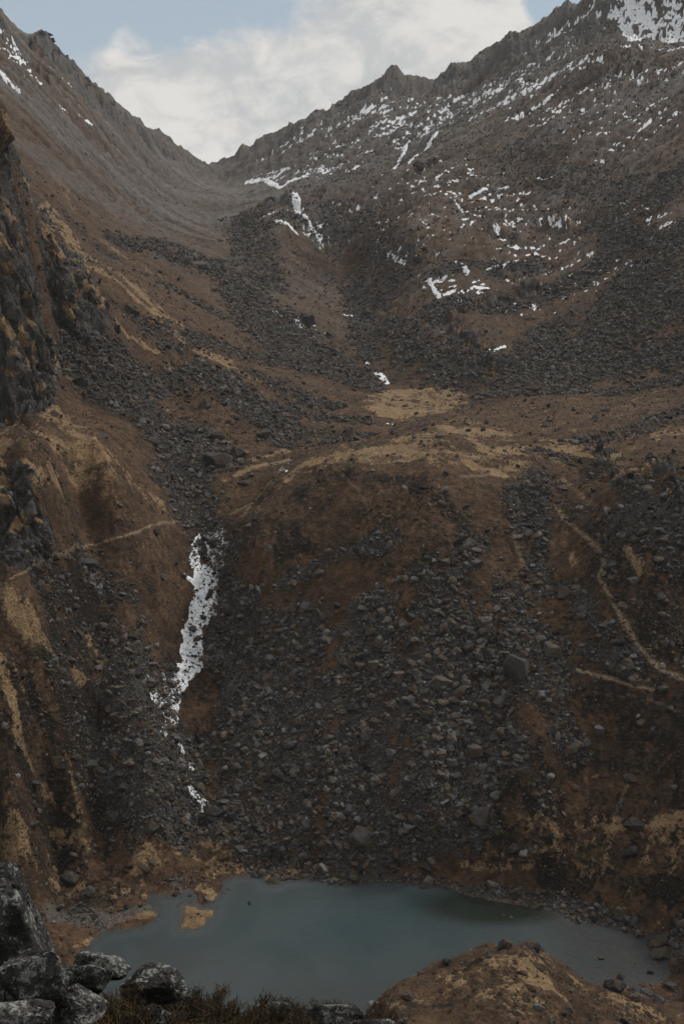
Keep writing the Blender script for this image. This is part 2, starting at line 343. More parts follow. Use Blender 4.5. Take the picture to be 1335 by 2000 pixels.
GOLD = paint([(740,770,890,768,10,1),(735,797,880,795,9,1),(600,902,700,888,14,.9),(680,880,800,870,18,.9),(800,860,950,838,14,.9),(850,832,950,880,16,.9),(780,890,1000,930,16,.8),(950,880,1150,872,13,.8),(980,858,1330,848,6,.5),(1050,870,1210,892,9,.7),
 (155,495,330,620,34,.75),(175,520,300,610,16,1),(300,620,430,700,24,.8),(300,625,420,700,12,1),(420,700,530,755,12,.8),(100,410,170,500,24,.8),(200,470,400,600,16,.45),(110,340,150,430,14,.4),(230,630,300,680,16,.8),(325,710,345,745,9,.8),(615,694,650,712,6,.9),(300,930,330,960,10,.5),(440,935,560,900,10,.8),(520,960,600,900,6,.9),(490,900,560,880,8,.6),
 (80,800,180,880,26,.95),(180,880,310,980,18,.8),(60,840,160,930,50,.5),(0,860,100,900,34,.8),(100,690,140,740,14,.7),(60,920,200,960,20,.55),(0,960,50,1080,20,.9),(240,770,330,800,6,.6),
 (0,1150,60,1230,26,.8),(60,1230,160,1330,16,.7),(165,1230,200,1290,12,.7),(0,1290,40,1450,14,.8),(40,1450,100,1570,10,.8),(100,1570,170,1620,6,.7),(10,1560,50,1640,8,.6),(130,1470,160,1600,5,.5),(0,1640,100,1670,20,.6),(100,1640,280,1655,16,.6),(300,1400,330,1450,10,.3),
 (400,1640,480,1680,18,.9),(440,1690,560,1694,10,.9),(560,1700,650,1698,8,.9),(140,1740,260,1715,14,.6),(230,1795,295,1785,8,.8),(392,1735,415,1748,10,.7),(200,1700,300,1680,18,.5),(100,1850,180,1840,10,.6),(360,1640,390,1690,10,.5),
 (1100,1060,1120,1095,12,.9),(1225,1070,1250,1115,6,1),(1110,1200,1170,1245,5,.7),(1140,1520,1180,1512,5,.7),(1090,1620,1180,1600,11,.7),(1200,1612,1335,1600,18,.8),(1250,1690,1335,1650,18,.8),(910,1690,1060,1695,7,.9),(1040,1665,1160,1640,5,.6),
 (1160,1000,1250,1100,10,.5),(1100,940,1160,1010,8,.5),(940,1140,1040,1210,10,.4),(1060,880,1200,960,10,.4),
 (880,1900,1050,1885,22,.3),(1030,1900,1110,1960,16,1),(1130,1920,1335,1990,22,.4),(760,1965,900,1915,10,.5),(950,1940,1100,1990,20,.25),
 (850,400,1100,330,60,.25),(950,300,1150,260,50,.22),(760,420,900,480,60,.25),(750,764,880,764,18,1),(745,774,890,774,22,1),(740,786,890,786,22,1),(735,798,885,798,20,1),(745,808,860,806,12,.8),(600,902,720,890,34,.75),(680,885,820,865,44,.7),(800,855,960,845,40,.65),(860,890,1000,915,36,.6),(980,880,1160,870,34,.55),(560,935,640,900,24,.6),(1160,850,1335,845,30,.35),(20,1660,300,1680,36,.6),(280,1670,560,1690,26,.65),(110,1720,280,1740,26,.5),(1040,1600,1335,1640,40,.45),(1150,1690,1320,1690,20,.4),(900,1660,1050,1680,14,.4),(600,902,540,945,9,.9),(540,945,480,1005,7,.8),(600,898,700,890,10,1),(700,890,800,897,10,.9),(752,768,745,804,16,.9),(775,764,770,808,16,1),(800,763,795,808,16,1),(825,763,822,806,16,1),(850,763,848,802,16,1),(875,764,874,796,16,.9)])
DARK = paint([(560,985,620,945,26,.7),(680,930,820,950,20,.7),(560,1060,900,1020,50,.4),(1000,1550,1080,1620,50,.8),(1100,1500,1335,1440,70,.7),(1080,1700,1335,1740,36,1),(1280,1180,1335,1300,40,.5),(880,1560,1000,1640,40,.9),(1240,1100,1335,1150,30,.5),
 (200,1090,330,1250,60,.45),(100,1280,260,1480,40,.7),(60,1100,200,1200,24,.4),(770,1950,950,1865,10,.8),(100,1690,250,1705,10,.7),(150,1725,290,1750,12,.6),(730,1950,900,1960,14,.4),
 (860,880,1020,890,8,.5),(1140,900,1300,940,30,.6),(1150,1040,1335,1050,40,.4),(400,1290,600,1500,80,.35),(440,1690,300,1560,30,.2),(1180,1560,1335,1570,12,.9),(1120,1650,1260,1640,10,.8),(1300,1700,1335,1640,10,.6),(150,1180,150,1600,110,.6),(20,1300,60,1620,80,.45),(1230,1120,1270,1520,150,.5),(1000,980,1150,1350,60,.3),(60,1690,560,1690,30,.35),(560,1010,760,1080,60,.35),(880,1100,1000,1200,50,.3),(620,928,820,940,18,.7),(560,870,640,866,8,.7),(640,860,740,852,7,.7)])
TRAIL = paint(poly([(20,1128),(100,1083),(200,1057),(312,1020)], 2.3, .85) + poly([(1085,990),(1120,1030),(1165,1065),(1180,1100),(1168,1125),(1200,1180),(1245,1255),(1290,1305),(1340,1328)], 4.6, 1.15) + poly([(1128,1309),(1200,1328),(1275,1342)], 2.6, 1.1)
 + poly([(312,1020),(440,1008),(480,990)], 3, .6) + poly([(560,905),(520,950),(470,1010)], 3.5, .8) + poly([(1000,1035),(1020,1100),(1060,1150)], 4, .5) + poly([(900,935),(980,925),(1100,940),(1165,990)], 3.5, .5)
 + poly([(860,870),(760,905),(640,905)], 3, .35) + poly([(640,905),(700,960),(720,1000)], 2.5, .3) + poly([(1000,1000),(1040,1050),(1020,1110)], 3, .35) + poly([(860,1545),(930,1520),(1020,1500)], 3, .4) + poly([(1200,1590),(1225,1530)], 3, .4), .8, .9)
CLIFF = paint([(0,230,0,760,60,1),(40,420,60,700,50,1),(100,480,120,620,34,1),(150,540,180,610,26,1),(200,590,218,625,20,1),(120,480,150,640,36,1),(170,550,190,635,26,1),(75,400,110,560,34,1),(0,260,40,340,24,1),(10,960,60,1040,44,.9),(30,1000,30,1080,34,.9),(0,1060,20,1090,20,.8),
 (1280,900,1335,960,30,.5),(1180,880,1230,960,22,.5),(880,640,960,720,18,.9),(760,640,800,660,20,.4),(750,498,830,500,8,.9),(955,450,1000,465,10,.9),(1060,435,1110,440,10,.9),(1200,460,1260,465,16,.6),(900,600,1040,560,20,.5),(720,825,830,828,6,.9),(250,600,262,612,10,.9)])
CRAG = np.maximum(paint([(0,60,60,120,40,1),(60,90,160,170,36,1),(160,170,320,290,22,1),(300,275,400,315,10,.7),(460,300,600,240,20,.8),(600,240,760,170,40,1),(760,170,900,150,50,1),(900,150,1080,60,60,1),(1080,60,1200,-20,70,1),(1200,-20,1335,0,90,1),(1100,90,1335,60,40,1),(800,260,1000,180,50,.7),(520,400,620,460,40,.6),(900,480,1040,540,60,.35)], .6),
                  ss(Y_, 1250, 1500) * .6)
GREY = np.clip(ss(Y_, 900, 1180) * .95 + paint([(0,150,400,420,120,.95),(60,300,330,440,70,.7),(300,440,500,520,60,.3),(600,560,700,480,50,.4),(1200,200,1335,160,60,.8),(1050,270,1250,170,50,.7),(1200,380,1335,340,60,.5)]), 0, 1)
PEB = paint([(110,1790,200,1790,18,.9),(200,1812,290,1770,8,.9),(870,1745,1060,1765,8,.6),(1060,1770,1335,1860,18,.8),(330,1620,345,1730,8,.6)])
SNOWZ = paint([(500,352,680,330,26,.8),(600,260,760,200,60,.62),(740,210,800,260,40,.8),(800,250,1000,170,60,.85),(950,220,1130,120,40,1),(1100,60,1200,0,50,.9),(1230,20,1335,60,34,1.25),(1220,90,1335,90,16,1.2),(1150,30,1335,20,60,.8),(640,300,780,260,50,.5),(820,210,1100,100,40,.7),
 (1100,200,1335,220,50,.42),(1150,170,1335,130,30,.7),(0,60,60,150,26,.75),(60,100,130,160,20,.5),(110,200,170,240,14,.5),(900,230,1200,280,40,.3),(560,390,620,460,30,.75),(520,420,600,450,14,.7),(800,340,1200,500,100,.30),(900,350,1000,420,60,.36),(700,400,820,470,50,.25),(850,540,1030,600,36,.6),(1180,430,1280,500,50,.42),(560,610,640,690,30,.3),(750,480,830,500,16,.9)], .6)
SNOWL = paint(poly([(860,258),(800,320)],4,1.6) + poly([(790,290),(770,330)],3.5,1.5) + poly([(870,375),(905,410),(945,425)],3,1.5) + poly([(915,378),(948,368)],4,1.5) + poly([(965,440),(985,470)],4.5,1.5) + poly([(952,517),(1000,510),(1030,510)],4,1.5)
 + poly([(1060,425),(1085,445),(1105,440),(1105,425)],4.5,1.5) + poly([(840,548),(855,575)],3.5,1.5) + poly([(868,573),(885,565)],4,1.5) + poly([(895,580),(912,592)],4,1.5) + poly([(755,490),(772,505),(790,518)],3.5,1.5) + poly([(572,392),(590,420),(610,435),(628,460)],5,1.3) + poly([(540,430),(560,440)],4,1.3)
 + poly([(485,355),(520,350),(545,368),(575,350),(600,345)],4.5,1.6) + poly([(950,685),(980,675)],3,1.5) + poly([(900,520),(915,532)],5,1.5) + poly([(1050,350),(1080,345)],3.5,1.4) + poly([(1250,405),(1265,415)],5,1.3) + poly([(820,430),(840,445)],3,1.3) + poly([(935,375),(880,385)],3,1.2)
 + poly([(1225,40),(1240,75),(1290,65),(1335,50)],10,1.7) + poly([(1100,150),(1060,190),(990,235)],5,1.5) + poly([(1130,130),(1180,120)],6,1.4) + poly([(1010,160),(1025,190),(1050,180)],5,1.4) + poly([(20,75),(35,100)],5,1.3) + poly([(0,140),(35,170)],6,1.3) + poly([(928,560),(948,563)],5,1.6), .5, .35)

# ------------------------------------------------------------------ relief detail
def blur(a, n=1):
    for _ in range(n):
        a = (np.pad(a, ((1, 1), (0, 0)), 'edge')[:-2] + 2 * a + np.pad(a, ((1, 1), (0, 0)), 'edge')[2:]) / 4
        a = (np.pad(a, ((0, 0), (1, 1)), 'edge')[:, :-2] + 2 * a + np.pad(a, ((0, 0), (1, 1)), 'edge')[:, 2:]) / 4
    return a
def slopes(Zg):
    zs = np.gradient(Zg, sr, axis=0); za = np.gradient(Zg, ac, axis=1)
    zx = za / Y_; zy = (zs - A_ * za) / Y_      # z(a,s): a=x/y, s=ln y
    return zx, zy
land = ss(SD, .5, 7)
zx, zy = slopes(blur(Z_, 4)); gl = np.sqrt(zx ** 2 + zy ** 2) + 1e-6; steep = ss(gl, .25, .8)
# streaks that run down the fall line
def streak(wl, seed, n=22, stepf=.006):
    # noise carried along the fall line on the grid
    base = fbm(X_ / wl, Y_ / wl, 2, seed) + .6 * (vn(X_ / wl * 3, Y_ / wl * 3, seed + 5) - .5)
    acc = base.copy(); cnt = 1
    for sgn in (1, -1):
        x, y = X_.copy(), Y_.copy()
        for k_ in range(n // 2):
            ii = np.interp(x / y, ac, np.arange(NC)).astype(np.int32); jj = np.interp(np.log(np.maximum(y, 2)), sr, np.arange(NR)).astype(np.int32)
            gx, gy = zx[jj, ii], zy[jj, ii]; g_ = gl[jj, ii]; L = stepf * Y_ * sgn
            x = x - gx / g_ * L; y = np.maximum(y - gy / g_ * L, 2.1)
            ii = np.interp(x / y, ac, np.arange(NC)).astype(np.int32); jj = np.interp(np.log(y), sr, np.arange(NR)).astype(np.int32)
            acc += base[jj, ii]; cnt += 1
    acc /= cnt; return acc / acc.std()
wl = 1.6
ST = streak(1.7, 21); ST2 = streak(7.0, 31, 16, .010)
amp = .35 + .65 * steep
meadow = paint([(740,770,890,768,14,1),(735,797,880,795,12,1)], .6)
flatten = (1 - .9 * meadow) * land * np.where(Y_ < 60, .2, 1)
n0_ = fbm(X_ / 14, Y_ / 14, 3, 48); Yd_ = Y_.copy()
dz = fbm(X_ / 70, Y_ / 70, 3, 41) * (1.2 + 9 * ss(Y_, 550, 1200)) * amp
dz = dz + fbm(X_ / 17, Y_ / 17, 4, 42) * (.9 + 3.2 * FAR) * (.5 + .5 * steep)
dz = dz + fbm(X_ / 4.2, Y_ / 4.2, 3, 43) * (.45 + .9 * FAR) + fbm(X_ / 1.3, Y_ / 1.3, 3, 46) * (.48 * (1 - .5 * FAR))
dz = dz + (ST2 * (.35 + 2.2 * FAR) + ST * (.10 + .55 * FAR)) * steep
dz = dz + CRAG * ((ridged(X_ / 85, Y_ / 85, 5, 44) - .4) * 30 + (ridged(X_ / 26, Y_ / 26, 4, 45) - .4) * 11 + (ridged(X_ / 9, Y_ / 9, 3, 47) - .4) * 3.5) * FAR
dz = dz * flatten
Z_ = Z_ + dz
for u_, d_, w_, h_ in ((770,1500,13,15),(752,1500,9,9),(800,1490,10,6),(1090,1370,14,14),(1068,1380,9,8),(1108,1350,8,-6),(98,1110,16,12),(60,1090,14,10),(28,1075,10,14),(5,1060,12,16),(222,1250,9,9),(205,1230,8,6),(160,1150,8,6),
  (335,1400,9,7),(470,1590,9,6),(505,1600,14,6),(525,1600,8,4),(620,1580,10,4),(690,1540,12,5),(880,1450,12,6),(930,1440,10,6),(985,1400,12,6),(1150,1320,12,8),(1180,1310,10,8),(310,1380,7,4),(275,1330,7,5)):
    a_, _t = ray(u_, 300); Z_ = Z_ + h_ * 1.15 / F * d_ * np.exp(-((A_ - a_) * F / w_) ** 2) * np.exp(-((S_ - math.log(d_)) / .05) ** 2) * (1 + .5 * n0_)
# outcrops and broken steps
MC = paint([(750,500,835,500,16,1),(900,600,1040,560,34,.8),(870,620,950,720,34,1),(1180,450,1265,470,24,.8),(520,400,630,460,34,.9),(940,440,1005,470,18,.9),(1055,430,1115,445,16,.9),(840,540,1040,530,30,.6),(740,600,830,680,34,.7),(560,610,670,690,30,.6),
 (800,345,840,320,14,.8),(900,400,1150,420,70,.35),(950,350,1200,340,60,.3),(1180,880,1335,960,40,.6),(1000,930,1040,1010,16,.6),(700,822,840,830,9,.7),(1260,900,1335,1000,40,.5),(330,500,440,520,26,.6),(1150,30,1250,150,60,.6),(60,90,200,190,40,.7)], .6) * land
m1, m2, mid_, mtx, mty = worley(X_ / 9 + .4 * n0_, Y_ / 13 + .4 * n0_, 57); m3, m4, mid2, _, _ = worley(X_ / 3.6, Y_ / 5, 58)
Z_ = Z_ + MC * np.clip(Yd_ / 650, .35, 1.7) * ((mid_ - .5) * 7 + (mid2 - .5) * 2.6 - 2.4 * ss(m2 - m1, .12, 0))
# blocks
Zc = Z_.copy()
RB = np.clip(ROCK + .35 * FAR + .2 * CRAG, 0, 1) * flatten
for cs, am, sd in ((5.5, 1.0, 51), (2.3, 1.0, 52), (1.1, .8, 53)):
    if cs < 1.2: am = am * (1 - .8 * FAR)
    b1, b2, idv, tx, ty = worley(X_ / cs, Y_ / cs, sd)
    tilt = (_h(np.floor(idv * 4096), np.floor(idv * 4096), 0, sd) - .5) * tx + (idv - .5) * ty
    hgt = ((idv - .4) * .75 + tilt * 1.1 - .5 * ss(b2 - b1, .16, 0)) * cs * .42
    far_ = np.clip(.25 + FAR * .9, 0, 1) if cs > 3 else 1
    on = RB * (ss(idv, .35, .6) * .8 + .2 if cs > 3 else 1)
    Z_ = Z_ + hgt * am * on * far_
    if cs == 2.3: CELL = idv
    if cs == 5.5: CELL5 = idv
# cliffs: pushed in and out along the ground's own normal
nx, ny = -zx, -zy; nz = np.ones_like(nx); nl = np.sqrt(nx ** 2 + ny ** 2 + 1); nx, ny, nz = nx / nl, ny / nl, nz / nl
CL = CLIFF * ss(Y_, 100, 150)
def rid3(x, y, z, seed): return 1 - np.abs(fbm3(x, y, z, 3, seed)) * 2.2
jr = np.nonzero(CL.max(1) > 0)[0]; ic = np.nonzero(CL.max(0) > 0)[0]
sl = (slice(jr[0], jr[-1] + 1), slice(ic[0], ic[-1] + 1))
x, y, z = X_[sl], Y_[sl], Z_[sl]; sc_ = 1 + 1.2 * FAR[sl]
wx = x + z * .35
disp = (rid3(wx / 13 / sc_, y / 13 / sc_, z / 42, 61) - .5) * 6.5 + (rid3(wx / 4.5 / sc_, y / 4.5 / sc_, z / 16, 62) - .5) * 3.2 + fbm3(x / 2, y / 2, z / 4, 3, 63) * 1.1
stepz = (z / 9 + fbm(x / 14, y / 14, 2, 65) * 1.3); stepz = (stepz - np.floor(stepz)); disp = disp + (stepz - .5) * .9
w1, w2, wid, _, _ = worley(wx / 6.5 / sc_ + .5 * fbm(x / 9, z / 9, 2, 67), y / 8 / sc_ + z / 34, 68)
w3, w4, wid2, _, _ = worley(wx / 2.2 / sc_, y / 3 / sc_ + z / 8, 69)
disp = disp * .45 + (rid3(wx / 1.7, y / 1.7, z / 10, 66) - .5) * 1.1 + (wid - .5) * 4.4 - 1.8 * ss(w2 - w1, .14, 0) + (wid2 - .5) * 1.7 - .7 * ss(w4 - w3, .15, 0)
LEDGE = np.zeros(X_.shape, np.float32); LEDGE[sl] = ss(fbm3(wx / 6, y / 6, z / 9, 5, 70, .62) + .18 * (stepz - .5), .12, .24)
disp = disp * CL[sl] * sc_
X_ = X_.copy(); Y_ = Y_.copy()
X_[sl] = x + nx[sl] * disp; Y_[sl] = y + ny[sl] * disp; Z_[sl] = z + nz[sl] * disp
HOLLOW = blur(Z_, 5) - Z_                 # >0 in hollows
hs = np.abs(HOLLOW); HOL = HOLLOW / (blur(hs, 12) + .02)
HOL2 = blur(Zc, 22) - Zc; HOL2 = HOL2 / (blur(np.abs(HOL2), 20) + .05)

# ------------------------------------------------------------------ masks for the ground material
n_a = fbm(X_ / 6, Y_ / 6, 4, 71); n_b = fbm(X_ / 1.5, Y_ / 1.5, 3, 72); n_c = fbm(X_ / 28, Y_ / 28, 4, 73)
Yd0 = np.exp(S_)
GOLD = GOLD * (.30 + .9 * ss(fbm(X_ / 4.5, Y_ / 4.5, 5, 111, .65), -.32, .12))
KN = paint([(780,1960,1000,1900,40,.8),(980,1880,1200,1960,50,.8),(1000,1960,1300,1990,50,.8)], .6)
GOLDF = np.clip(GOLD * (1.05 + .35 * ST * steep + .5 * n_b) + .22 * (ST > 1.4) * steep * (1 - FAR * .3) + .14 * (n_a > .35), 0, 1)
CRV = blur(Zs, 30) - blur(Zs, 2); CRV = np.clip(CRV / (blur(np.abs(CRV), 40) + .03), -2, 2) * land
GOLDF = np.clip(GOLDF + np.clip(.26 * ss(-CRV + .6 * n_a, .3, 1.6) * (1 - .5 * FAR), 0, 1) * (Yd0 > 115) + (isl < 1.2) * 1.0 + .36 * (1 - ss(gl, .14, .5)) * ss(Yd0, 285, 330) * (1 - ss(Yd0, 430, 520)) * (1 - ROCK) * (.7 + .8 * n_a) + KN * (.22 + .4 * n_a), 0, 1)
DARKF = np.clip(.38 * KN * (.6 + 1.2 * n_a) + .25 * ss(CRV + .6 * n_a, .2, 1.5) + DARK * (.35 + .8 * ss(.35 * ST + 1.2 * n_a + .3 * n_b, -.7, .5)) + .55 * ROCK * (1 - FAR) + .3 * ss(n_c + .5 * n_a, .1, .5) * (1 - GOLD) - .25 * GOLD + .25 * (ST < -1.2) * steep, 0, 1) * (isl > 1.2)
ROCKF = np.clip(ROCK * (.9 + .8 * n_a) + .6 * CL + .6 * MC * (.6 + n_a) + .9 * CRAG * FAR * (.7 + .8 * n_a) + .3 * ss(n_c, .2, .6), 0, 1)
ROCKF = np.where(CL > .2, np.clip(.62 + .9 * n_a + .5 * n_b + .25 * HOL * -1 * .3 + .2, 0, 1), ROCKF)
GOLDF = np.where(CL > .2, np.clip(GOLDF * .3 + .95 * LEDGE + .25 * n_a, 0, 1), GOLDF); ROCKF = np.where(CL > .2, np.clip(ROCKF - LEDGE, 0, 1), ROCKF)
PT = np.clip(TRAIL, 0, 1)
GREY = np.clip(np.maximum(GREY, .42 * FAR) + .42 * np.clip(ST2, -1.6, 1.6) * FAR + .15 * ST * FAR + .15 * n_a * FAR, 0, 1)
GOLDF = np.clip(GOLDF + .45 * ss(ST2, .9, 2.0) * FAR * (A_ < -.08) + .25 * ss(ST, 1., 2.2) * (.4 + .6 * FAR), 0, 1)

# ------------------------------------------------------------------ build helpers
def tag(o, label=None, cat=None, group=None, kind=None):
    for k_, v_ in (('label', label), ('category', cat), ('group', group), ('kind', kind)):
        if v_: o[k_] = v_
    return o
def mesh_from(name, verts, faces, mat=None, attrs=None, smooth=False, parent=None):
    """faces: (n,3) or (n,4) array"""
    me = bpy.data.meshes.new(name); n, kf = faces.shape
    me.vertices.add(len(verts)); me.vertices.foreach_set('co', np.ascontiguousarray(verts, np.float32).ravel())
    me.loops.add(n * kf); me.loops.foreach_set('vertex_index', np.ascontiguousarray(faces, np.int32).ravel())
    me.polygons.add(n); me.polygons.foreach_set('loop_start', np.arange(0, n * kf, kf, dtype=np.int32))
    try: me.polygons.foreach_set('loop_total', np.full(n, kf, np.int32))
    except Exception: pass
    me.polygons.foreach_set('use_smooth', np.full(n, smooth, bool))
    for k_, v_ in (attrs or {}).items():
        if v_.ndim == 2:
            at_ = me.attributes.new(k_, 'FLOAT_COLOR', 'POINT'); at_.data.foreach_set('color', np.ascontiguousarray(v_, np.float32).ravel())
        else:
            at_ = me.attributes.new(k_, 'FLOAT', 'POINT'); at_.data.foreach_set('value', np.ascontiguousarray(v_, np.float32))
    me.update(calc_edges=True); me.validate()
    if mat: me.materials.append(mat)
    o = bpy.data.objects.new(name, me); col.objects.link(o)
    if parent: o.parent = parent
    return o
def material(name):
    m_ = bpy.data.materials.new(name); m_.use_nodes = True; t = NT(m_.node_tree); t.n.clear()
    b = t.new('ShaderNodeBsdfPrincipled'); b.inputs['Roughness'].default_value = .95; b.inputs['Specular IOR Level'].default_value = .15
    t.new('ShaderNodeOutputMaterial', i_0=b.outputs[0]); return m_, t, b
def attr(t, n, out='Color'): a = t.new('ShaderNodeAttribute'); a.attribute_name = n; return a.outputs[out]
def bump(t, h, dist, strength=.6): return t.new('ShaderNodeBump', i_Height=h, i_Distance=dist, i_Strength=strength).outputs[0]
# colours
C_HEATH, C_HEATH2 = (.036, .0225, .0140), (.078, .047, .0275)
C_DARK, C_GOLD, C_GOLD2 = (.0125, .0098, .0068), (.128, .082, .043), (.200, .140, .080)
C_ROCK, C_ROCK2, C_SCREE = (.030, .030, .031), (.098, .097, .096), (.104, .098, .094)
def ground_material():
    m_, t, b = material('ground')
    pos = t.new('ShaderNodeNewGeometry').outputs['Position']
    A = t.new('ShaderNodeSeparateColor', i_0=attr(t, 'mA')).outputs; B = t.new('ShaderNodeSeparateColor', i_0=attr(t, 'mB')).outputs
    f1 = t.noise(pos, .55, 6, .65); f2 = t.noise(pos, 2.4, 4, .6); f3 = t.noise(pos, .09, 6, .65); fm = t.noise(pos, .8, 7, .72)
    c = t.mix(t.ramp(t.math('ADD', f1, t.math('MULTIPLY', t.math('SUBTRACT', f3, .5), .8)), .35, .68), C_HEATH, C_HEATH2)
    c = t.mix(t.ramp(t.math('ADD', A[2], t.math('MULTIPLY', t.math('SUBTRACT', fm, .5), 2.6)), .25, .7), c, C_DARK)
    gm = t.ramp(t.math('ADD', A[1], t.math('MULTIPLY', t.math('SUBTRACT', fm, .5), -2.6)), .34, .80)
    c = t.mix(gm, c, t.mix(t.ramp(f2, .4, .62), C_GOLD, C_GOLD2))
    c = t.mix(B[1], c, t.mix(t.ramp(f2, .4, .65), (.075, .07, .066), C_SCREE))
    vo = t.voro(pos, .9, 'F1', 'Color'); vs = t.new('ShaderNodeSeparateColor', i_0=vo).outputs[0]
    rk = t.mix(t.math('MULTIPLY', t.math('MULTIPLY_ADD', vs, .6, t.math('MULTIPLY', t.ramp(f2, .35, .65), .4)), t.ramp(t.new('ShaderNodeSeparateXYZ', i_0=pos).outputs[1], 400, 900, .45, 1)), (.022, .020, .018), C_ROCK2)  # near rock floor darkened: shade in the gaps between blocks, put into colour
    rk = t.mix(t.ramp(f1, .60, .72, 0, .5), rk, (.085, .058, .036))
    rm = t.ramp(t.math('ADD', A[0], t.math('MULTIPLY', t.math('SUBTRACT', f2, .5), .7)), .35, .65)
    c = t.mix(rm, c, rk)
    c = t.mix(B[2], c, t.mix(t.ramp(f2, .4, .6), (.05, .044, .039), (.105, .096, .086)))
    c = t.mix(B[0], c, t.mix(t.ramp(f2, .35, .6), (.13, .095, .06), (.22, .165, .11)))
    fine = t.math('MULTIPLY_ADD', t.noise(pos, 3.5, 4, .7), 1.8, .1)
    c = t.mix(1, c, t.new('ShaderNodeCombineColor', i_0=fine, i_1=fine, i_2=fine), 'MULTIPLY')
    farn = t.math('MULTIPLY', t.math('MULTIPLY_ADD', t.noise(pos, .22, 7, .75), 1.9, .05), t.math('MULTIPLY_ADD', attr(t, 'mA', 'Alpha'), 1.7, .15))
    c = t.mix(1, c, t.new('ShaderNodeCombineColor', i_0=farn, i_1=farn, i_2=farn), 'MULTIPLY')
    t.set(b.inputs['Base Color'], c)
    h = t.math('ADD', t.math('MULTIPLY', t.voro(pos, 1.1), .5), t.math('MULTIPLY', f2, .6))
    t.set(b.inputs['Normal'], bump(t, t.math('ADD', h, t.math('MULTIPLY', t.noise(pos, 7, 4, .7), .35)), .6, 1.0))
    return m_
def rock_material(name='talus rock', lichen=0.0, scale=1.0):
    m_, t, b = material(name)
    pos = t.new('ShaderNodeNewGeometry').outputs['Position']; tint = attr(t, 'tint', 'Fac')
    n_ = t.noise(pos, 1.4 * scale, 6, .65); n2_ = t.noise(pos, 5 * scale, 4, .6)
    c = t.mix(t.math('MULTIPLY_ADD', n_, .9, t.math('MULTIPLY_ADD', tint, 1.15, -.62), clamp=True), (.015, .015, .0155), (.128, .127, .126))
    c = t.mix(t.ramp(t.math('ADD', t.noise(pos, .5 * scale, 4, .6), t.math('MULTIPLY', tint, .12)), .53, .62, 0, .8), c, (.058, .037, .021))
    up = t.new('ShaderNodeSeparateXYZ', i_0=t.new('ShaderNodeNewGeometry').outputs['Normal']).outputs[2]
    c = t.mix(t.ramp(n2_, .58, .70, 0, .35), c, (.20, .20, .19))
    t.set(b.inputs['Base Color'], c)
    t.set(b.inputs['Normal'], bump(t, t.math('ADD', n_, t.math('MULTIPLY', n2_, .5)), .25 / scale, .7))
    return m_
M_GROUND = ground_material(); M_ROCK = rock_material()
def simple(name, c0, c1, sc1=1.5, bd=.1, rough=.95):
    m_, t, b = material(name); pos = t.new('ShaderNodeNewGeometry').outputs['Position']
    n_ = t.noise(pos, sc1, 5, .6); t.set(b.inputs['Base Color'], t.mix(t.ramp(n_, .35, .65), c0, c1))
    t.set(b.inputs['Normal'], bump(t, t.noise(pos, sc1 * 3, 4, .6), bd, .6)); b.inputs['Roughness'].default_value = rough
    return m_, t, b
M_SNOW, ts, bs = simple('old snow', (.40, .42, .45), (.64, .65, .67), .8, .15, .7)
M_SHRUB, tt_, bb_ = simple('heath shrub', (.018, .014, .010), (.042, .030, .019), 2.5, .2)

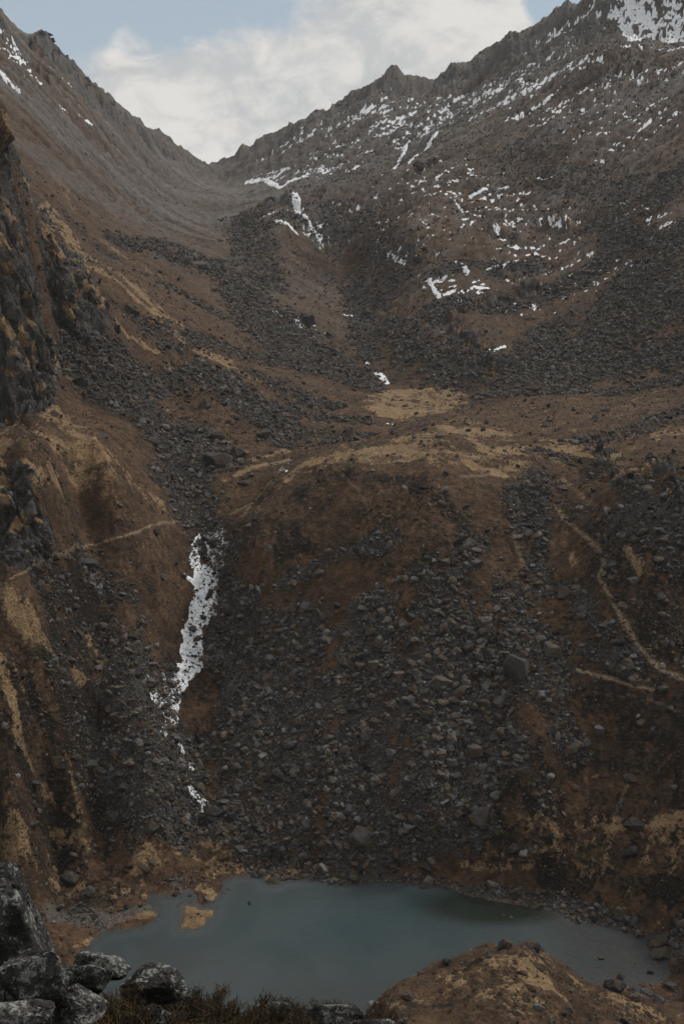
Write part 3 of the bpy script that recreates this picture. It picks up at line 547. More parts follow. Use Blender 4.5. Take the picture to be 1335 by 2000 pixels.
# ------------------------------------------------------------------ split the relief into its landforms
SEEDS = {  # name: (label, spots)
 'rounded_hill': ('rounded brown hill with a dark block field above the lake', [(640,950),(850,950),(640,1100),(850,1100),(640,1300),(850,1300),(640,1500),(850,1500),(700,1650),(480,1300),(950,1250),(480,1550),(1000,1600),(560,1000),(1000,1450),(950,930)]),
 'meadow': ('flat straw-coloured meadow on the high shelf', [(760,770),(820,768),(870,768),(760,795),(840,795)]),
 'hillside': ('dark heath hillside with trails right of the rounded hill', [(1200,950),(1335,900),(1200,1100),(1335,1100),(1120,1050),(1200,1250),(1335,1350),(1150,1400),(1300,1550),(1150,1600),(1250,1700),(1050,830),(1250,830),(1100,900)]),
 'slope': ('brown heath slope on the lower left beside the snow gully', [(100,1150),(200,1100),(100,1350),(200,1300),(100,1550),(220,1500),(100,1000),(200,950),(50,880),(290,1200),(300,1400),(150,1250)]),
 'shore': ('ochre and gravel flats on the lake shore', [(60,1700),(200,1720),(300,1690),(420,1690),(560,1705),(120,1800),(700,1715),(1100,1790),(1300,1850),(250,1660)]),
 'scree_slope': ('grey boulder scree slope falling from the right', [(1300,500),(1200,620),(1300,680),(1100,700),(1150,560),(1000,760),(1200,750),(1050,650)]),
 'boulder_stream': ('dark stream of talus blocks below the left cliff', [(150,720),(250,800),(350,900),(450,780),(400,980),(500,830),(350,750),(560,830),(430,950),(640,830)]),
 'cliff': ('dark rock cliff on the left edge with golden ledges', [(20,300),(20,450),(60,500),(20,650),(80,620),(130,580),(190,600),(30,760)]),
 'grass_apron': ('bright golden grass apron behind the left cliff', [(180,510),(260,590),(350,650),(430,705),(130,450)]),
 'scree_mountain': ('long grey-brown scree mountainside falling right to the pass', [(60,120),(60,220),(150,250),(150,350),(250,300),(250,400),(350,350),(350,430),(420,380),(300,500),(420,560)]),
 'valley_head': ('rubble ramp at the head of the valley', [(500,600),(600,560),(600,680),(680,600),(620,480),(520,470),(560,400),(700,680),(700,740)]),
 'brown_spur': ('russet craggy spur streaked with snow', [(800,400),(900,350),(1000,320),(900,450),(1000,450),(1100,350),(1100,430),(820,560),(930,600),(850,680),(740,440),(1200,400),(1200,250)]),
 'snowy_ridge': ('grey snow-flecked ridge rising right to the summit', [(500,310),(620,290),(700,240),(800,220),(900,190),(1000,140),(1100,80),(1250,30),(1335,0),(700,310),(1050,190)]),
 'grassy_knoll': ('tan grassy knoll in front of the lake', [(850,1920),(950,1870),(1050,1900),(1150,1950),(1000,1990),(1280,1990)]),
}
seeds, sid = [], []
for k_i, (nm, (lb, sp_)) in enumerate(SEEDS.items()):
    for u, v in sp_:
        p = at(u, v, Zc); seeds.append((p[0] / p[1] * 2.0, math.log(p[1]), (p[2] - CAMZ) / p[1] * 1.2)); sid.append(k_i)
seeds = np.array(seeds, np.float32); sid = np.array(sid)
q = np.stack([X_ / Y_ * 2.0 + .02 * n_a, np.log(Y_) + .015 * n_a, (Zc - CAMZ) / Y_ * 1.2], -1).reshape(-1, 3).astype(np.float32)
reg = np.empty(len(q), np.int8)
for i in range(0, len(q), 60000):
    d2 = ((q[i:i + 60000, None] - seeds[None]) ** 2).sum(-1); reg[i:i + 60000] = sid[d2.argmin(1)]
reg = reg.reshape(X_.shape)
names = list(SEEDS) + ['lake_bed', 'ground']
reg[SD < -.3] = len(SEEDS); reg[Y_ < 110] = len(SEEDS) + 1
V = np.stack([X_, Y_, Z_], -1).reshape(-1, 3)
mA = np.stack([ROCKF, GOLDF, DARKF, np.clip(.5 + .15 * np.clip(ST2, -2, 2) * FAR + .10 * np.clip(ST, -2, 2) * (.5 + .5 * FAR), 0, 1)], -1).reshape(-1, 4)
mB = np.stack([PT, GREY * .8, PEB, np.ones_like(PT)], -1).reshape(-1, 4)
idx = np.arange(NR * NC).reshape(NR, NC)
quads = np.stack([idx[:-1, :-1], idx[:-1, 1:], idx[1:, 1:], idx[1:, :-1]], -1).reshape(-1, 4)
freg = reg[:-1, :-1].reshape(-1)
def submesh(name, fsel, mat, verts=None, smooth=True, attrs=True):
    f = quads[fsel]; vv = V if verts is None else verts
    used = np.unique(f); remap = np.zeros(NR * NC, np.int32); remap[used] = np.arange(len(used))
    at_ = {'mA': mA[used], 'mB': mB[used]} if attrs else {}
    return mesh_from(name, vv[used], remap[f], mat, at_, smooth)
LAB = {n: l for n, (l, _) in SEEDS.items()}
LAB['lake_bed'] = 'pale silt bed under the shallow lake water'; LAB['ground'] = 'heath ground at the viewpoint dropping to the lake'
for k_i, nm in enumerate(names):
    sel = np.nonzero(freg == k_i)[0]
    if len(sel) < 20: continue
    tag(submesh(nm, sel, M_GROUND), LAB[nm], None, None, 'structure')
print('terrain done')

# ------------------------------------------------------------------ water
bbm = SHORE.min(0) - 3, SHORE.max(0) + 3
gx = np.arange(bbm[0][0], bbm[1][0], .8); gy = np.arange(bbm[0][1], bbm[1][1], .8)
GX, GY = np.meshgrid(gx, gy); ldp = -lake_sd(GX, GY)
wi = np.arange(GX.size).reshape(GX.shape)
wf = np.stack([wi[:-1, :-1], wi[:-1, 1:], wi[1:, 1:], wi[1:, :-1]], -1).reshape(-1, 4)
keep = (ldp[:-1, :-1] > -3).reshape(-1); wf = wf[keep]
um = (CX + (GX / GY) * F * 1.2)
shal_refl = np.clip(ss(GX, 26, 62) + ss(-GX, 22, 50) * ss(GY, 196, 214) + ss(4.5 - ldp, 0, 4.5) * .8, 0, 1)  # shallows, plus the left bay's sky reflection painted in as pale colour
hill_refl = np.clip(1 - np.hypot((GX - flat([(960,1790)])[0][0]) / 20, (GY - flat([(960,1772)])[0][1]) / 8), 0, 1) * 2.2  # dark hill reflection off the right shore, painted into the water colour
hill_refl = np.clip(hill_refl, 0, 1)
tealw = np.clip(1.15 - np.hypot((GX - flat([(690,1810)])[0][0]) / 36, (GY - flat([(690,1810)])[0][1]) / 16), 0, 1)
wc = np.stack([shal_refl, hill_refl, tealw, np.ones_like(shal_refl)], -1).reshape(-1, 4)
M_W, tw, bw = material('lake water')
pos = tw.new('ShaderNodeNewGeometry').outputs['Position']
W_ = tw.new('ShaderNodeSeparateColor', i_0=attr(tw, 'wc')).outputs
nz1 = tw.noise(pos, .05, 4, .5); sheen = tw.ramp(tw.noise(pos, .035, 3, .5, .6), .42, .62)
mpw = tw.new('ShaderNodeMapping', i_Vector=pos, i_Scale=(1, 1.7, 1), i_Rotation=(0, 0, .5))
rip = tw.noise(mpw.outputs[0], 2.6, 3, .6); rip2 = tw.noise(mpw.outputs[0], .7, 3, .5)
cw = tw.mix(W_[2], (.026, .034, .034), (.014, .034, .039))
cw = tw.mix(tw.math('MULTIPLY', W_[0], .7), cw, (.072, .080, .084))
cw = tw.mix(tw.math('MULTIPLY', sheen, .4), cw, (.046, .054, .057))  # patches of pale sky sheen mixed into the base colour
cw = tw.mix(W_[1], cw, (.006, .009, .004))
cw = tw.mix(tw.ramp(tw.math('ADD', rip, tw.math('MULTIPLY', nz1, .6)), .62, 1.0, .0, .5), cw, (.016, .026, .030))
tw.set(bw.inputs['Base Color'], cw); bw.inputs['Roughness'].default_value = .12; bw.inputs['IOR'].default_value = 1.333
bw.inputs['Specular IOR Level'].default_value = .5
tw.set(bw.inputs['Normal'], bump(tw, tw.math('ADD', rip, rip2), .12, .5))
tw.set(bw.inputs['Alpha'], tw.math('MULTIPLY_ADD', tw.ramp(W_[0], .35, 1.0), -.42, 1.0, clamp=True))
verts = np.stack([GX.ravel(), GY.ravel(), np.zeros(GX.size)], -1)
used = np.unique(wf); rm_ = np.zeros(GX.size, np.int32); rm_[used] = np.arange(len(used))
tag(mesh_from('water', verts[used], rm_[wf], M_W, {'wc': wc[used]}, True), 'teal grey mountain lake with pale bays of shallows and painted sky reflection', None, None, 'structure')

# ------------------------------------------------------------------ snow
def snow_mesh(name, field, thick):
    """field > 0 where snow lies; the sheet dips below the ground where it ends"""
    f = field.reshape(-1); on = (f[quads] > 0).any(1)
    if on.sum() < 3: return None
    vv = V.copy(); vv[:, 2] = vv[:, 2] + np.clip(f, -.35, .5) * thick.reshape(-1)
    return submesh(name, on, M_SNOW, vv, True, False)
nsn = np.zeros(X_.shape, np.float32); nsf = nsn.copy(); jn = np.searchsorted(sr, math.log(190)); nsn[jn:] = fbm3(X_[jn:] / 9, Y_[jn:] / 14, Z_[jn:] / 7, 4, 81, .6); nsf[jn:] = fbm3(X_[jn:] / 2.6, Y_[jn:] / 4, Z_[jn:] / 2.2, 2, 82)
visb = (Y_ > 110)
thick = .25 + .9 * FAR
used_snow = np.zeros(X_.shape, bool)
NSNOW = [
 ('broad ribbon of snow filling the upper gully beside the rounded hill', poly([(385,1045),(380,1090),(385,1130)],10) + poly([(420,1050),(425,1085),(405,1130),(400,1180),(378,1225),(370,1280)],21,1.5) + poly([(362,1120),(378,1135)],8), 1),
 ('narrow ribbon of snow in the middle of the gully', poly([(366,1280),(372,1300),(355,1325),(340,1350),(338,1395)],18,1.55) + poly([(290,1332),(305,1350)],7) + poly([(322,1328),(325,1385)],12), 1),
 ('ragged snow fan at the lower end of the gully', poly([(304,1365),(320,1390),(335,1410)],15,1.2) + poly([(325,1420),(315,1445)],9), 1),
 ('small snow scrap among blocks below the gully snow', poly([(350,1455),(360,1475)],6) + poly([(362,1492),(378,1508)],6), 1),
 ('lowest snow scrap beside a dark boulder near the lake', poly([(366,1540),(385,1562),(398,1570),(393,1588)],6), 1),
 ('bright snow patch just above the straw meadow', poly([(733,730),(745,735),(755,748)],8) + poly([(712,705),(720,712)],3), 1),
 ('rounded snow patch on the slope left of the valley centre', poly([(536,608),(548,614)],7) + poly([(578,630),(588,638)],3), 1),
 ('small flat snow patch in the stream bed above the meadow', poly([(672,615),(688,617)],5), 1),
 ('snow scrap in the dark ledge below the meadow', poly([(755,827),(765,829)],3), 1),
 ('snow scraps beside the stream behind the rounded hill', poly([(548,918),(560,920)],3), 1),
 ('straight diagonal snow chute on the far grey ridge', poly([(858,258),(835,285),(800,318)],4.5), 1.2),
 ('short snow chute left of the straight diagonal one', poly([(795,285),(785,305)],4) + poly([(770,290),(790,292)],3), 1.2),
 ('wide summit snowfield at the top right', poly([(1222,40),(1240,75),(1290,68),(1340,52)],12) + poly([(1250,10),(1275,35)],8) + poly([(1320,22),(1340,25)],8), 1.2),
 ('wavy snow band low on the far ridge face', poly([(490,358),(520,350),(545,368),(575,352),(600,342)],5), 1.2),
 ('long horizontal snow strip on the russet spur', poly([(952,518),(990,511),(1032,511)],4.5), 1.2),
 ('snow sickle on the russet spur under a dark outcrop', poly([(962,440),(975,460),(985,470)],5), 1.2),
 ('snow streak at the foot of the twin dark outcrops', poly([(1055,425),(1075,440),(1095,447)],3.5), 1.2),
 ('bright oval snow patch high on the russet spur', poly([(920,377),(948,368)],5.5), 1.2),
 ('branching snow streaks on the dark knob left of the spur', poly([(575,392),(585,415),(598,430)],6) + poly([(598,430),(628,462)],5) + poly([(540,432),(560,440),(580,458)],4), 1.1),
 ('snow vee left of the dark slabs on the spur', poly([(836,548),(848,565),(858,580)],4) + poly([(868,575),(886,566)],5), 1.1),
 ('snow strip under the black overhang above the meadow', poly([(950,686),(985,675)],4), 1.1),
 ('snow hook beneath slabs in the middle of the spur', poly([(895,580),(905,588),(912,594)],4.5) + poly([(898,518),(912,532)],5), 1.1),
 ('snow strip on slabs right of the snow hook', poly([(922,562),(950,562)],5), 1.1),
 ('snow crescent beside a dark notch on the central crag', poly([(755,492),(768,502),(785,518)],4.5), 1.1),
 ('snow patch under the dark cliff band at the upper left', poly([(0,140),(20,160),(36,170)],3.5), 1.2),
]
EXTRA = np.full(X_.shape, -.35)
def biggest(mk):
    pts = set(zip(*[q_.tolist() for q_ in np.nonzero(mk)])); best = []
    while pts:
        st_ = [pts.pop()]; comp = []
        while st_:
            c_ = st_.pop(); comp.append(c_)
            for dj in (-1, 0, 1):
                for di in (-1, 0, 1):
                    n_ = (c_[0] + dj, c_[1] + di)
                    if n_ in pts: pts.remove(n_); st_.append(n_)
        if len(comp) > len(best): best = comp
    o_ = np.zeros(mk.shape, bool)
    for c_ in best: o_[c_] = True
    return o_
for lb, st, th in NSNOW:
    pm = paint(st, .7, 1.0)
    fld = np.where(pm > 0, pm - .5 + (.5 if 'gully' in lb else .45) * nsf + (.5 if 'gully' in lb else .25) * nsn + np.clip(-HOL * .05, -.2, .2), -.35)
    fld = np.where(used_snow, -.35, fld)
    lab_ = biggest(fld > 0); rest = (fld > 0) & ~lab_; EXTRA = np.where(rest, np.maximum(EXTRA, fld), EXTRA); fld = np.where(rest, -.35, fld)
    o = snow_mesh('snow_patch', fld, thick * th)
    used_snow |= fld > 0
    if o: tag(o, lb, 'snow patch', 'snow patches lying in hollows of the valley')
fs = SNOWZ * .77 - .86 + .17 * np.clip(HOL2, -2, 2.2) + .16 * np.clip(HOL, -2, 2) + .85 * nsn + .95 * nsf
fl = np.where(SNOWL > 0, SNOWL * .62 - .72 + .8 * nsf + .4 * nsn, -.35)
fs = np.where((SNOWZ > .03) & visb, fs, -.35); fs = np.maximum(fs, np.where(used_snow, -.35, fl)); fs = np.where(CLIFF > .3, np.minimum(fs, .0), fs); fs = np.maximum(fs, EXTRA)
o = snow_mesh('snow', fs * .7, thick)
if o: tag(o, 'thin snow flecks dusting the far ridges and the russet spur', 'snow', None, 'stuff')
print('snow done')

# ------------------------------------------------------------------ rocks
def ico(sub):
    bm = bmesh.new(); bmesh.ops.create_icosphere(bm, subdivisions=sub, radius=1)
    v = np.array([x.co[:] for x in bm.verts]); f = np.array([[q_.index for q_ in x.verts] for x in bm.faces]); bm.free(); return v, f
def rock_shape(v, r, nplanes=9, soft=.0, flatz=.75, jitter=.0, hr=(.5, .82)):
    """unit rock: a ball of points pulled in to random cutting planes"""
    P = r.normal(size=(nplanes, 3)); P /= np.linalg.norm(P, axis=1)[:, None]; h = r.uniform(*hr, nplanes)
    n = v / np.linalg.norm(v, axis=1)[:, None]
    dots = n @ P.T; rad = np.where(dots > .05, h / np.maximum(dots, .05), 9)
    rad = np.minimum(rad, 1.15)
    if soft: k_ = 1 / soft; rr = -soft * np.log(np.exp(-rad * k_).sum(1) + math.exp(-1.15 * k_)); rad = np.clip(rr, .25, 1.3)
    else: rad = rad.min(1)
    p = n * rad[:, None] * r.uniform((.75, .75, .5), (1.25, 1.1, .95)); p *= (1, 1, flatz)
    if jitter: p += r.normal(size=p.shape) * jitter
    return p
v12, f12 = ico(1); v42, f42 = ico(2); v162, f162 = ico(3)
P12 = [rock_shape(v12, rng, 6, 0, .85, .10) for _ in range(24)]
P42 = [rock_shape(v42, rng, 13, 0, .85, .02) for _ in range(30)]
def rotm(yaw, tx, ty):
    cz, sz, cx, sx, cy_, sy = np.cos(yaw), np.sin(yaw), np.cos(tx), np.sin(tx), np.cos(ty), np.sin(ty)
    Rz = np.zeros((len(yaw), 3, 3)); Rz[:, 0, 0] = cz; Rz[:, 0, 1] = -sz; Rz[:, 1, 0] = sz; Rz[:, 1, 1] = cz; Rz[:, 2, 2] = 1
    Rx = np.zeros_like(Rz); Rx[:, 0, 0] = 1; Rx[:, 1, 1] = cx; Rx[:, 1, 2] = -sx; Rx[:, 2, 1] = sx; Rx[:, 2, 2] = cx
    Ry = np.zeros_like(Rz); Ry[:, 1, 1] = 1; Ry[:, 0, 0] = cy_; Ry[:, 0, 2] = sy; Ry[:, 2, 0] = -sy; Ry[:, 2, 2] = cy_
    return Ry @ Rx @ Rz
def bake(name, P, pos, diam, protos, faces, mat, tint, tilt=.6, sq=None):
    n = len(pos); which = rng.integers(0, len(protos), n); Rm = rotm(rng.uniform(0, 6.28, n), rng.normal(0, tilt, n), rng.normal(0, tilt, n))
    base = np.stack(protos)[which] * (diam / 2)[:, None, None]
    if sq is not None: base = base * np.asarray(sq)
    vv = np.einsum('nij,nvj->nvi', Rm, base) + pos[:, None, :]
    nv = base.shape[1]; ff = faces[None] + (np.arange(n) * nv)[:, None, None]
    return mesh_from(name, vv.reshape(-1, 3), ff.reshape(-1, 3), mat, {'tint': np.repeat(tint, nv)}, False)
Yd = np.exp(S_); Xd = A_ * Yd
dac = np.gradient(ac)[None, :]; dsr = np.gradient(sr)[:, None]
area = Yd * dac * Yd * dsr * np.sqrt(1 + gl ** 2)
tt = (Z_ - CAMZ) / Yd; cm = np.maximum.accumulate(np.where(Yd > 110, tt, -9), axis=0)
visible = (tt >= cm - .02) & (np.abs(A_) < .40) & (Yd > 115)
visnow = (tt >= cm - .003) & (np.abs(A_) < .33) & (Yd > 115)
def scatter(lam_m2, dmin, alpha, dmax, seed):
    r = np.random.default_rng(seed)
    L = np.where(visible & (SD > -.1), lam_m2 * area, 0); cnt = r.poisson(L); jj, ii = np.nonzero(cnt); c = cnt[jj, ii]
    jj = np.repeat(jj, c); ii = np.repeat(ii, c); n = len(jj)
    fj = np.clip(jj + r.uniform(-.5, .5, n), 0, NR - 1.001); fi = np.clip(ii + r.uniform(-.5, .5, n), 0, NC - 1.001)
    j0 = fj.astype(int); i0 = fi.astype(int); a, b = fj - j0, fi - i0
    def lerp(G): return G[j0, i0] * (1 - a) * (1 - b) + G[j0 + 1, i0] * a * (1 - b) + G[j0, i0 + 1] * (1 - a) * b + G[j0 + 1, i0 + 1] * a * b
    dm = dmin[jj, ii] if isinstance(dmin, np.ndarray) else dmin
    Dm = np.minimum(dm * r.uniform(1e-6, 1, n) ** (-1 / alpha), dmax)
    return np.stack([lerp(X_), lerp(Y_), lerp(Z_)], -1), Dm, jj, ii
cellv = np.clip(.85 + .8 * n_a, 0.1, 1.5)
RK = np.clip(np.maximum(ROCK, paint([(385,1045,380,1110,18,.6),(420,1050,400,1180,26,.35),(400,1180,370,1290,22,.35),(370,1290,335,1400,24,.35)])), 0, 1)
dens1 = RK ** 1.3 * cellv
blocky = paint([(700,1200,980,1250,80,1),(870,1190,1030,1330,80,1.3),(860,1400,960,1480,60,1.2),(640,1300,950,1420,60,.8),(400,860,440,900,40,1),(380,780,420,790,30,1),(900,540,1010,560,50,.8),(480,830,540,850,30,.8)])
dminA = (.42 + .38 * ss(Yd, 330, 480) + .35 * ss(Yd, 500, 700)) * (1 + .75 * blocky)
pos1, d1, j1, i1 = scatter(np.minimum(dens1 / (dminA ** 2) * 1.25, 5.0), dminA, 2.55, 3.4, 11)
# loose stones everywhere outside the block fields
loose = (1 - RK) * (.05 + .10 * ss(n_c, .0, .5) + .09 * ss(n_a, .25, .6)) * (1 - meadow) * ss(SD, .2, 1) * (1 - .75 * ss(GOLD, .3, .8))
pos2, d2_, j2, i2 = scatter(loose * (1 - .97 * ss(Yd, 560, 700) * (A_ < -.05)) * np.where(Yd > 600, .5, 1), .55 + .5 * FAR, 2.4, 3.2, 12)
print('rocks', len(pos1), len(pos2))
pos = np.r_[pos1, pos2]; dd = np.r_[d1, d2_]; jj = np.r_[j1, j2]; ii = np.r_[i1, i2]
tint = np.clip(rng.normal(.5, .28, len(pos)), 0, 1)
# the largest in view become objects of their own, up to 300 with the ones set by hand below
HAND = [
 (1012,1300,62,1.25,'huge upright dark block with an ochre-stained left face in the block field'),(857,1327,52,.6,'long flat-topped slab left of the huge upright block'),(897,1347,30,.7,'squat boulder touching the right end of the long slab'),
 (947,1212,32,1.0,'pale fractured boulder high in the block field'),(977,1366,30,1.1,'pointed grey boulder below the huge upright block'),(882,1442,24,1.2,'pale upright boulder low in the block field'),(925,1462,36,.9,'broad pitted boulder low in the block field'),
 (1077,1266,36,1.0,'tilted slab right of the huge upright block'),(987,1171,22,.9,'grey boulder on the upper edge of the block field'),(1167,1425,20,1.7,'standing grey stone in brown heath below the lower trail'),(1272,1427,18,1.5,'tall rounded stone on the dark heath right of the standing stone'),
 (1252,1411,24,.8,'low dark boulder touching the tall rounded stone'),(1227,1296,27,.9,'big grey boulder in the rubble beside the trail bend'),(1237,1326,26,.9,'boulder sitting on the pale lower trail'),(1282,1376,32,.6,'low dark slab at the right end of the lower trail'),
 (1102,1156,34,.8,'large grey boulder in the rubble strip on the shoulder'),(917,1060,26,.9,'upper boulder of the pair on the bare shoulder'),(930,1073,24,.9,'lower boulder of the pair on the bare shoulder'),(870,1095,22,.7,'flat boulder left of the pair on the bare shoulder'),(928,1096,30,.6,'flat slab below the pair on the bare shoulder'),
 (1192,1102,28,.9,'grey boulder where the trail narrows on the right shoulder'),(1237,1130,24,1.0,'round boulder right of the narrow part of the trail'),(1012,1226,24,.9,'blocky boulder between the pale fractured one and the tilted slab'),
 (942,1585,52,.7,'big grey slabby outcrop at the right foot of the block field'),(707,1632,62,.8,'massive ochre-stained block just above the lake shore'),(1237,1606,42,.75,'dark outcrop among the sandy patches on the right'),(1232,1662,36,.8,'dark boulder ringed by sandy ground above the right shore'),
 (1122,1537,18,1.0,'pale round stone beside the small sandy patch'),(1227,1517,32,.7,'broad boulder on the dark heath above the sandy patches'),(1002,1656,32,.6,'dark jagged rock on the heath just above the shore'),
 (1292,1832,46,.55,'large flat wet boulder at the right edge of the shallow bay'),(1290,1858,44,.6,'second flat wet boulder standing in the shallow bay'),(1172,1871,13,.7,'lone small dark rock in the shallow bay'),(1312,1925,28,.6,'dark boulder beside the outlet of the bay'),
 (1262,1937,26,.6,'flat rock at the mouth of the outlet channel'),(1267,1897,16,.7,'small rock in the shallow bay below the wet boulders'),(1210,1907,14,1.1,'dark stump-like rock on the knoll side of the bay'),
 (985,1843,34,.9,'round black boulder on the crest of the grassy knoll'),(1037,1847,42,.6,'low black outcrop on the crest of the knoll'),(872,1878,22,.8,'dark boulder on the left shoulder of the knoll'),(1112,1932,14,.7,'single small stone in the pale grass of the knoll'),
 (1055,1892,18,.6,'dark stone below the black outcrop on the knoll'),(1197,1925,44,.7,'dark rocky outcrop on the right end of the knoll'),(797,1945,28,.6,'flat dark rock low on the left flank of the knoll'),(1048,1965,26,.5,'grey slab half sunk in the grass of the knoll'),
 (135,1712,40,.6,'dark boulder among the ochre flats left of the lake'),(295,1616,32,1.0,'dark boulder at the foot of the left slope above the flats'),(415,1582,40,.7,'dark boulder right of the lowest snow scrap'),(360,1522,28,.9,'dark boulder in the dry stream bed below the gully'),
 (282,1692,22,.7,'boulder on the ochre flats near the stream bed'),(487,1770,12,.6,'tiny dark rock alone in the open lake'),(447,1737,9,.7,'small rock in the lake off the grassy spit'),(342,1747,14,.7,'dark rock at the edge of the small inlet'),(370,1749,10,.7,'small rock at the tip of the small inlet'),
 (170,1096,40,.5,'low dark slab on the slope under the left trail'),(417,1057,26,1.0,'round dark boulder sticking out of the upper gully snow'),(410,1157,24,1.0,'dark boulder surrounded by snow in the gully'),(330,1332,18,.9,'dark boulder in the middle of the narrow snow'),(522,1322,22,1.2,'pointed dark boulder left in the block field'),
 (475,1170,20,1.1,'boulder on the heath right of the gully snow'),(598,1180,26,.8,'boulder at the upper left of the block field'),(625,1117,26,.8,'grey boulder in the thin rubble strip on the hill face'),(155,1236,22,.8,'dark boulder on the lower left slope'),
 (425,893,56,.8,'house-sized dark crag block above the shelf stream'),(462,882,36,.9,'dark boulder leaning on the house-sized crag block'),(400,786,34,.9,'large boulder in the middle of the boulder stream'),(257,605,32,.9,'dark boulder with a hollow on the golden apron'),
 (228,640,20,1.1,'dark boulder at the foot of the left cliff'),(155,742,26,.9,'dark boulder near the top of the boulder stream'),(320,832,26,.6,'flat pale slab in the boulder stream'),(512,845,36,.7,'dark blocky boulder at the right end of the boulder stream'),
 (392,517,38,.6,'broad boulder on the moraine ledge high on the left'),(358,508,28,.7,'boulder left of the broad one on the moraine ledge'),(597,622,38,.8,'dark rounded outcrop beside the rounded snow patch'),(645,650,26,.9,'outcrop down the slope from the rounded snow patch'),
 (475,942,24,.5,'dark boulder beside the brook on the shelf'),(492,925,14,.6,'small stone beside the brook on the shelf'),(420,847,36,.7,'boulder directly above the house-sized crag block'),
 (822,756,18,.6,'dark boulder at the back edge of the straw meadow'),(867,755,14,.6,'small dark boulder on the back right edge of the meadow'),(1027,942,20,.8,'boulder on the pale track of the plateau'),(1274,888,28,.8,'angular boulder on the right hillside above the dark crags'),
 (1194,842,18,.8,'round boulder on the plateau slope to the right'),(1067,830,20,.7,'boulder near the front edge of the scree slope'),(1117,861,22,.5,'flat dark slab on the pale plateau track'),(1112,697,26,.8,'dark boulder standing out in the grey scree slope'),
 (1064,712,16,.8,'smaller boulder left of the dark one in the scree slope'),(867,955,20,.6,'boulder on the brow of the rounded hill'),(857,850,18,.6,'boulder on the pale hump behind the rounded hill'),(1297,336,24,.9,'large grey boulder high on the right mountainside'),(817,322,22,1.1,'small dark crag at the tip of the russet spur'),
]
px = CX + pos[:, 0] / pos[:, 1] * F; sl_ = np.linalg.norm(pos - (0, 0, CAMZ), axis=1)
score = np.where(visnow[jj, ii] & (tint > .0), dd / sl_, 0)
order = np.argsort(-score)
big = []
for k_ in order:
    if len(big) >= 300 - len(HAND): break
    big.append(k_)
keepm = np.ones(len(pos), bool); keepm[big] = False
small = keepm & (dd / sl_ < .0050); mid = keepm & ~small
off = lambda m_: pos[m_] + np.c_[np.zeros((m_.sum(), 2)), dd[m_] * .12]
o1 = bake('talus_rubble', None, np.r_[off(small)], dd[small], P12, f12, M_ROCK, tint[small])
o2 = bake('talus_blocks', None, np.r_[off(mid)], dd[mid], P42, f42, M_ROCK, tint[mid])
tag(o1, 'countless small grey and brown stones covering the valley slopes', 'rubble', None, 'stuff')
tag(o2, 'mass of mid-sized angular grey blocks in the talus fields', 'blocks', None, 'stuff')
print('small', small.sum(), 'mid', mid.sum())
def rock_mesh(r, sub=4, soft=.012, amp=.03, planes=15, name='boulder'):
    v, f = {3: (v162, f162)}.get(sub) or ico(sub)
    p = rock_shape(v, r, planes, soft, 1.0)
    n = v; o_ = r.uniform(0, 50, 3)
    p = p + n * (fbm3(v[:, 0] * 2.2 + o_[0], v[:, 1] * 2.2 + o_[1], v[:, 2] * 2.2 + o_[2], 3, int(o_[0])) * amp * 1.6)[:, None]
    return p, f
BM = []
for k_ in range(36):
    p, f = rock_mesh(np.random.default_rng(500 + k_))
    p = p / np.abs(p).max(0)
    me_o = mesh_from('boulder', p, f, M_ROCK, {'tint': np.full(len(p), .15 + .8 * k_ / 35)}, False)
    BM.append(me_o.data); bpy.data.objects.remove(me_o)
def boulder(p, wd, asp, r, k_=None, deep=.75):
    o = bpy.data.objects.new('boulder', BM[r.integers(len(BM)) if k_ is None else k_ % len(BM)]); col.objects.link(o)
    o.scale = (wd / 2, wd / 2 * deep, wd / 2 * asp)
    o.rotation_euler = (r.normal(0, .15), r.normal(0, .18), r.uniform(-.5, .5) + (math.pi if r.random() < .5 else 0)); o.location = p
    return o
rr = np.random.default_rng(99); marks = []
for k_, (u, v, wpx, asp, lb) in enumerate(HAND):
    p = at(u, v + wpx * asp * .28); wd = wpx * np.linalg.norm(p - (0, 0, CAMZ)) / F
    if p[2] < -.02 or (lb.find('lake') > 0 and v > 1735): p = p * 1.0
    p[2] = max(p[2], -.1) + wd * asp * .12
    tk_ = rr.integers(22, 36) if 'pale' in lb else rr.integers(0, 10) if ('dark' in lb or 'black' in lb or 'wet' in lb) else rr.integers(8, 26)
    o = boulder(p, wd, asp, rr, int(tk_)); tag(o, lb, 'boulder', 'boulders that stand out in the valley')
    marks.append((p, lb))
MP = np.array([m_[0] for m_ in marks])
RN = {'rounded_hill': 'on the rounded hill', 'hillside': 'on the right hillside', 'slope': 'on the lower left slope', 'shore': 'by the lake shore', 'scree_slope': 'in the grey scree slope', 'boulder_stream': 'in the boulder stream',
      'valley_head': 'at the valley head', 'brown_spur': 'on the russet spur', 'scree_mountain': 'on the far left mountainside', 'snowy_ridge': 'on the snowy ridge', 'grassy_knoll': 'on the grassy knoll', 'grass_apron': 'on the golden apron', 'cliff': 'under the left cliff', 'meadow': 'beside the straw meadow'}
SHORT = {}
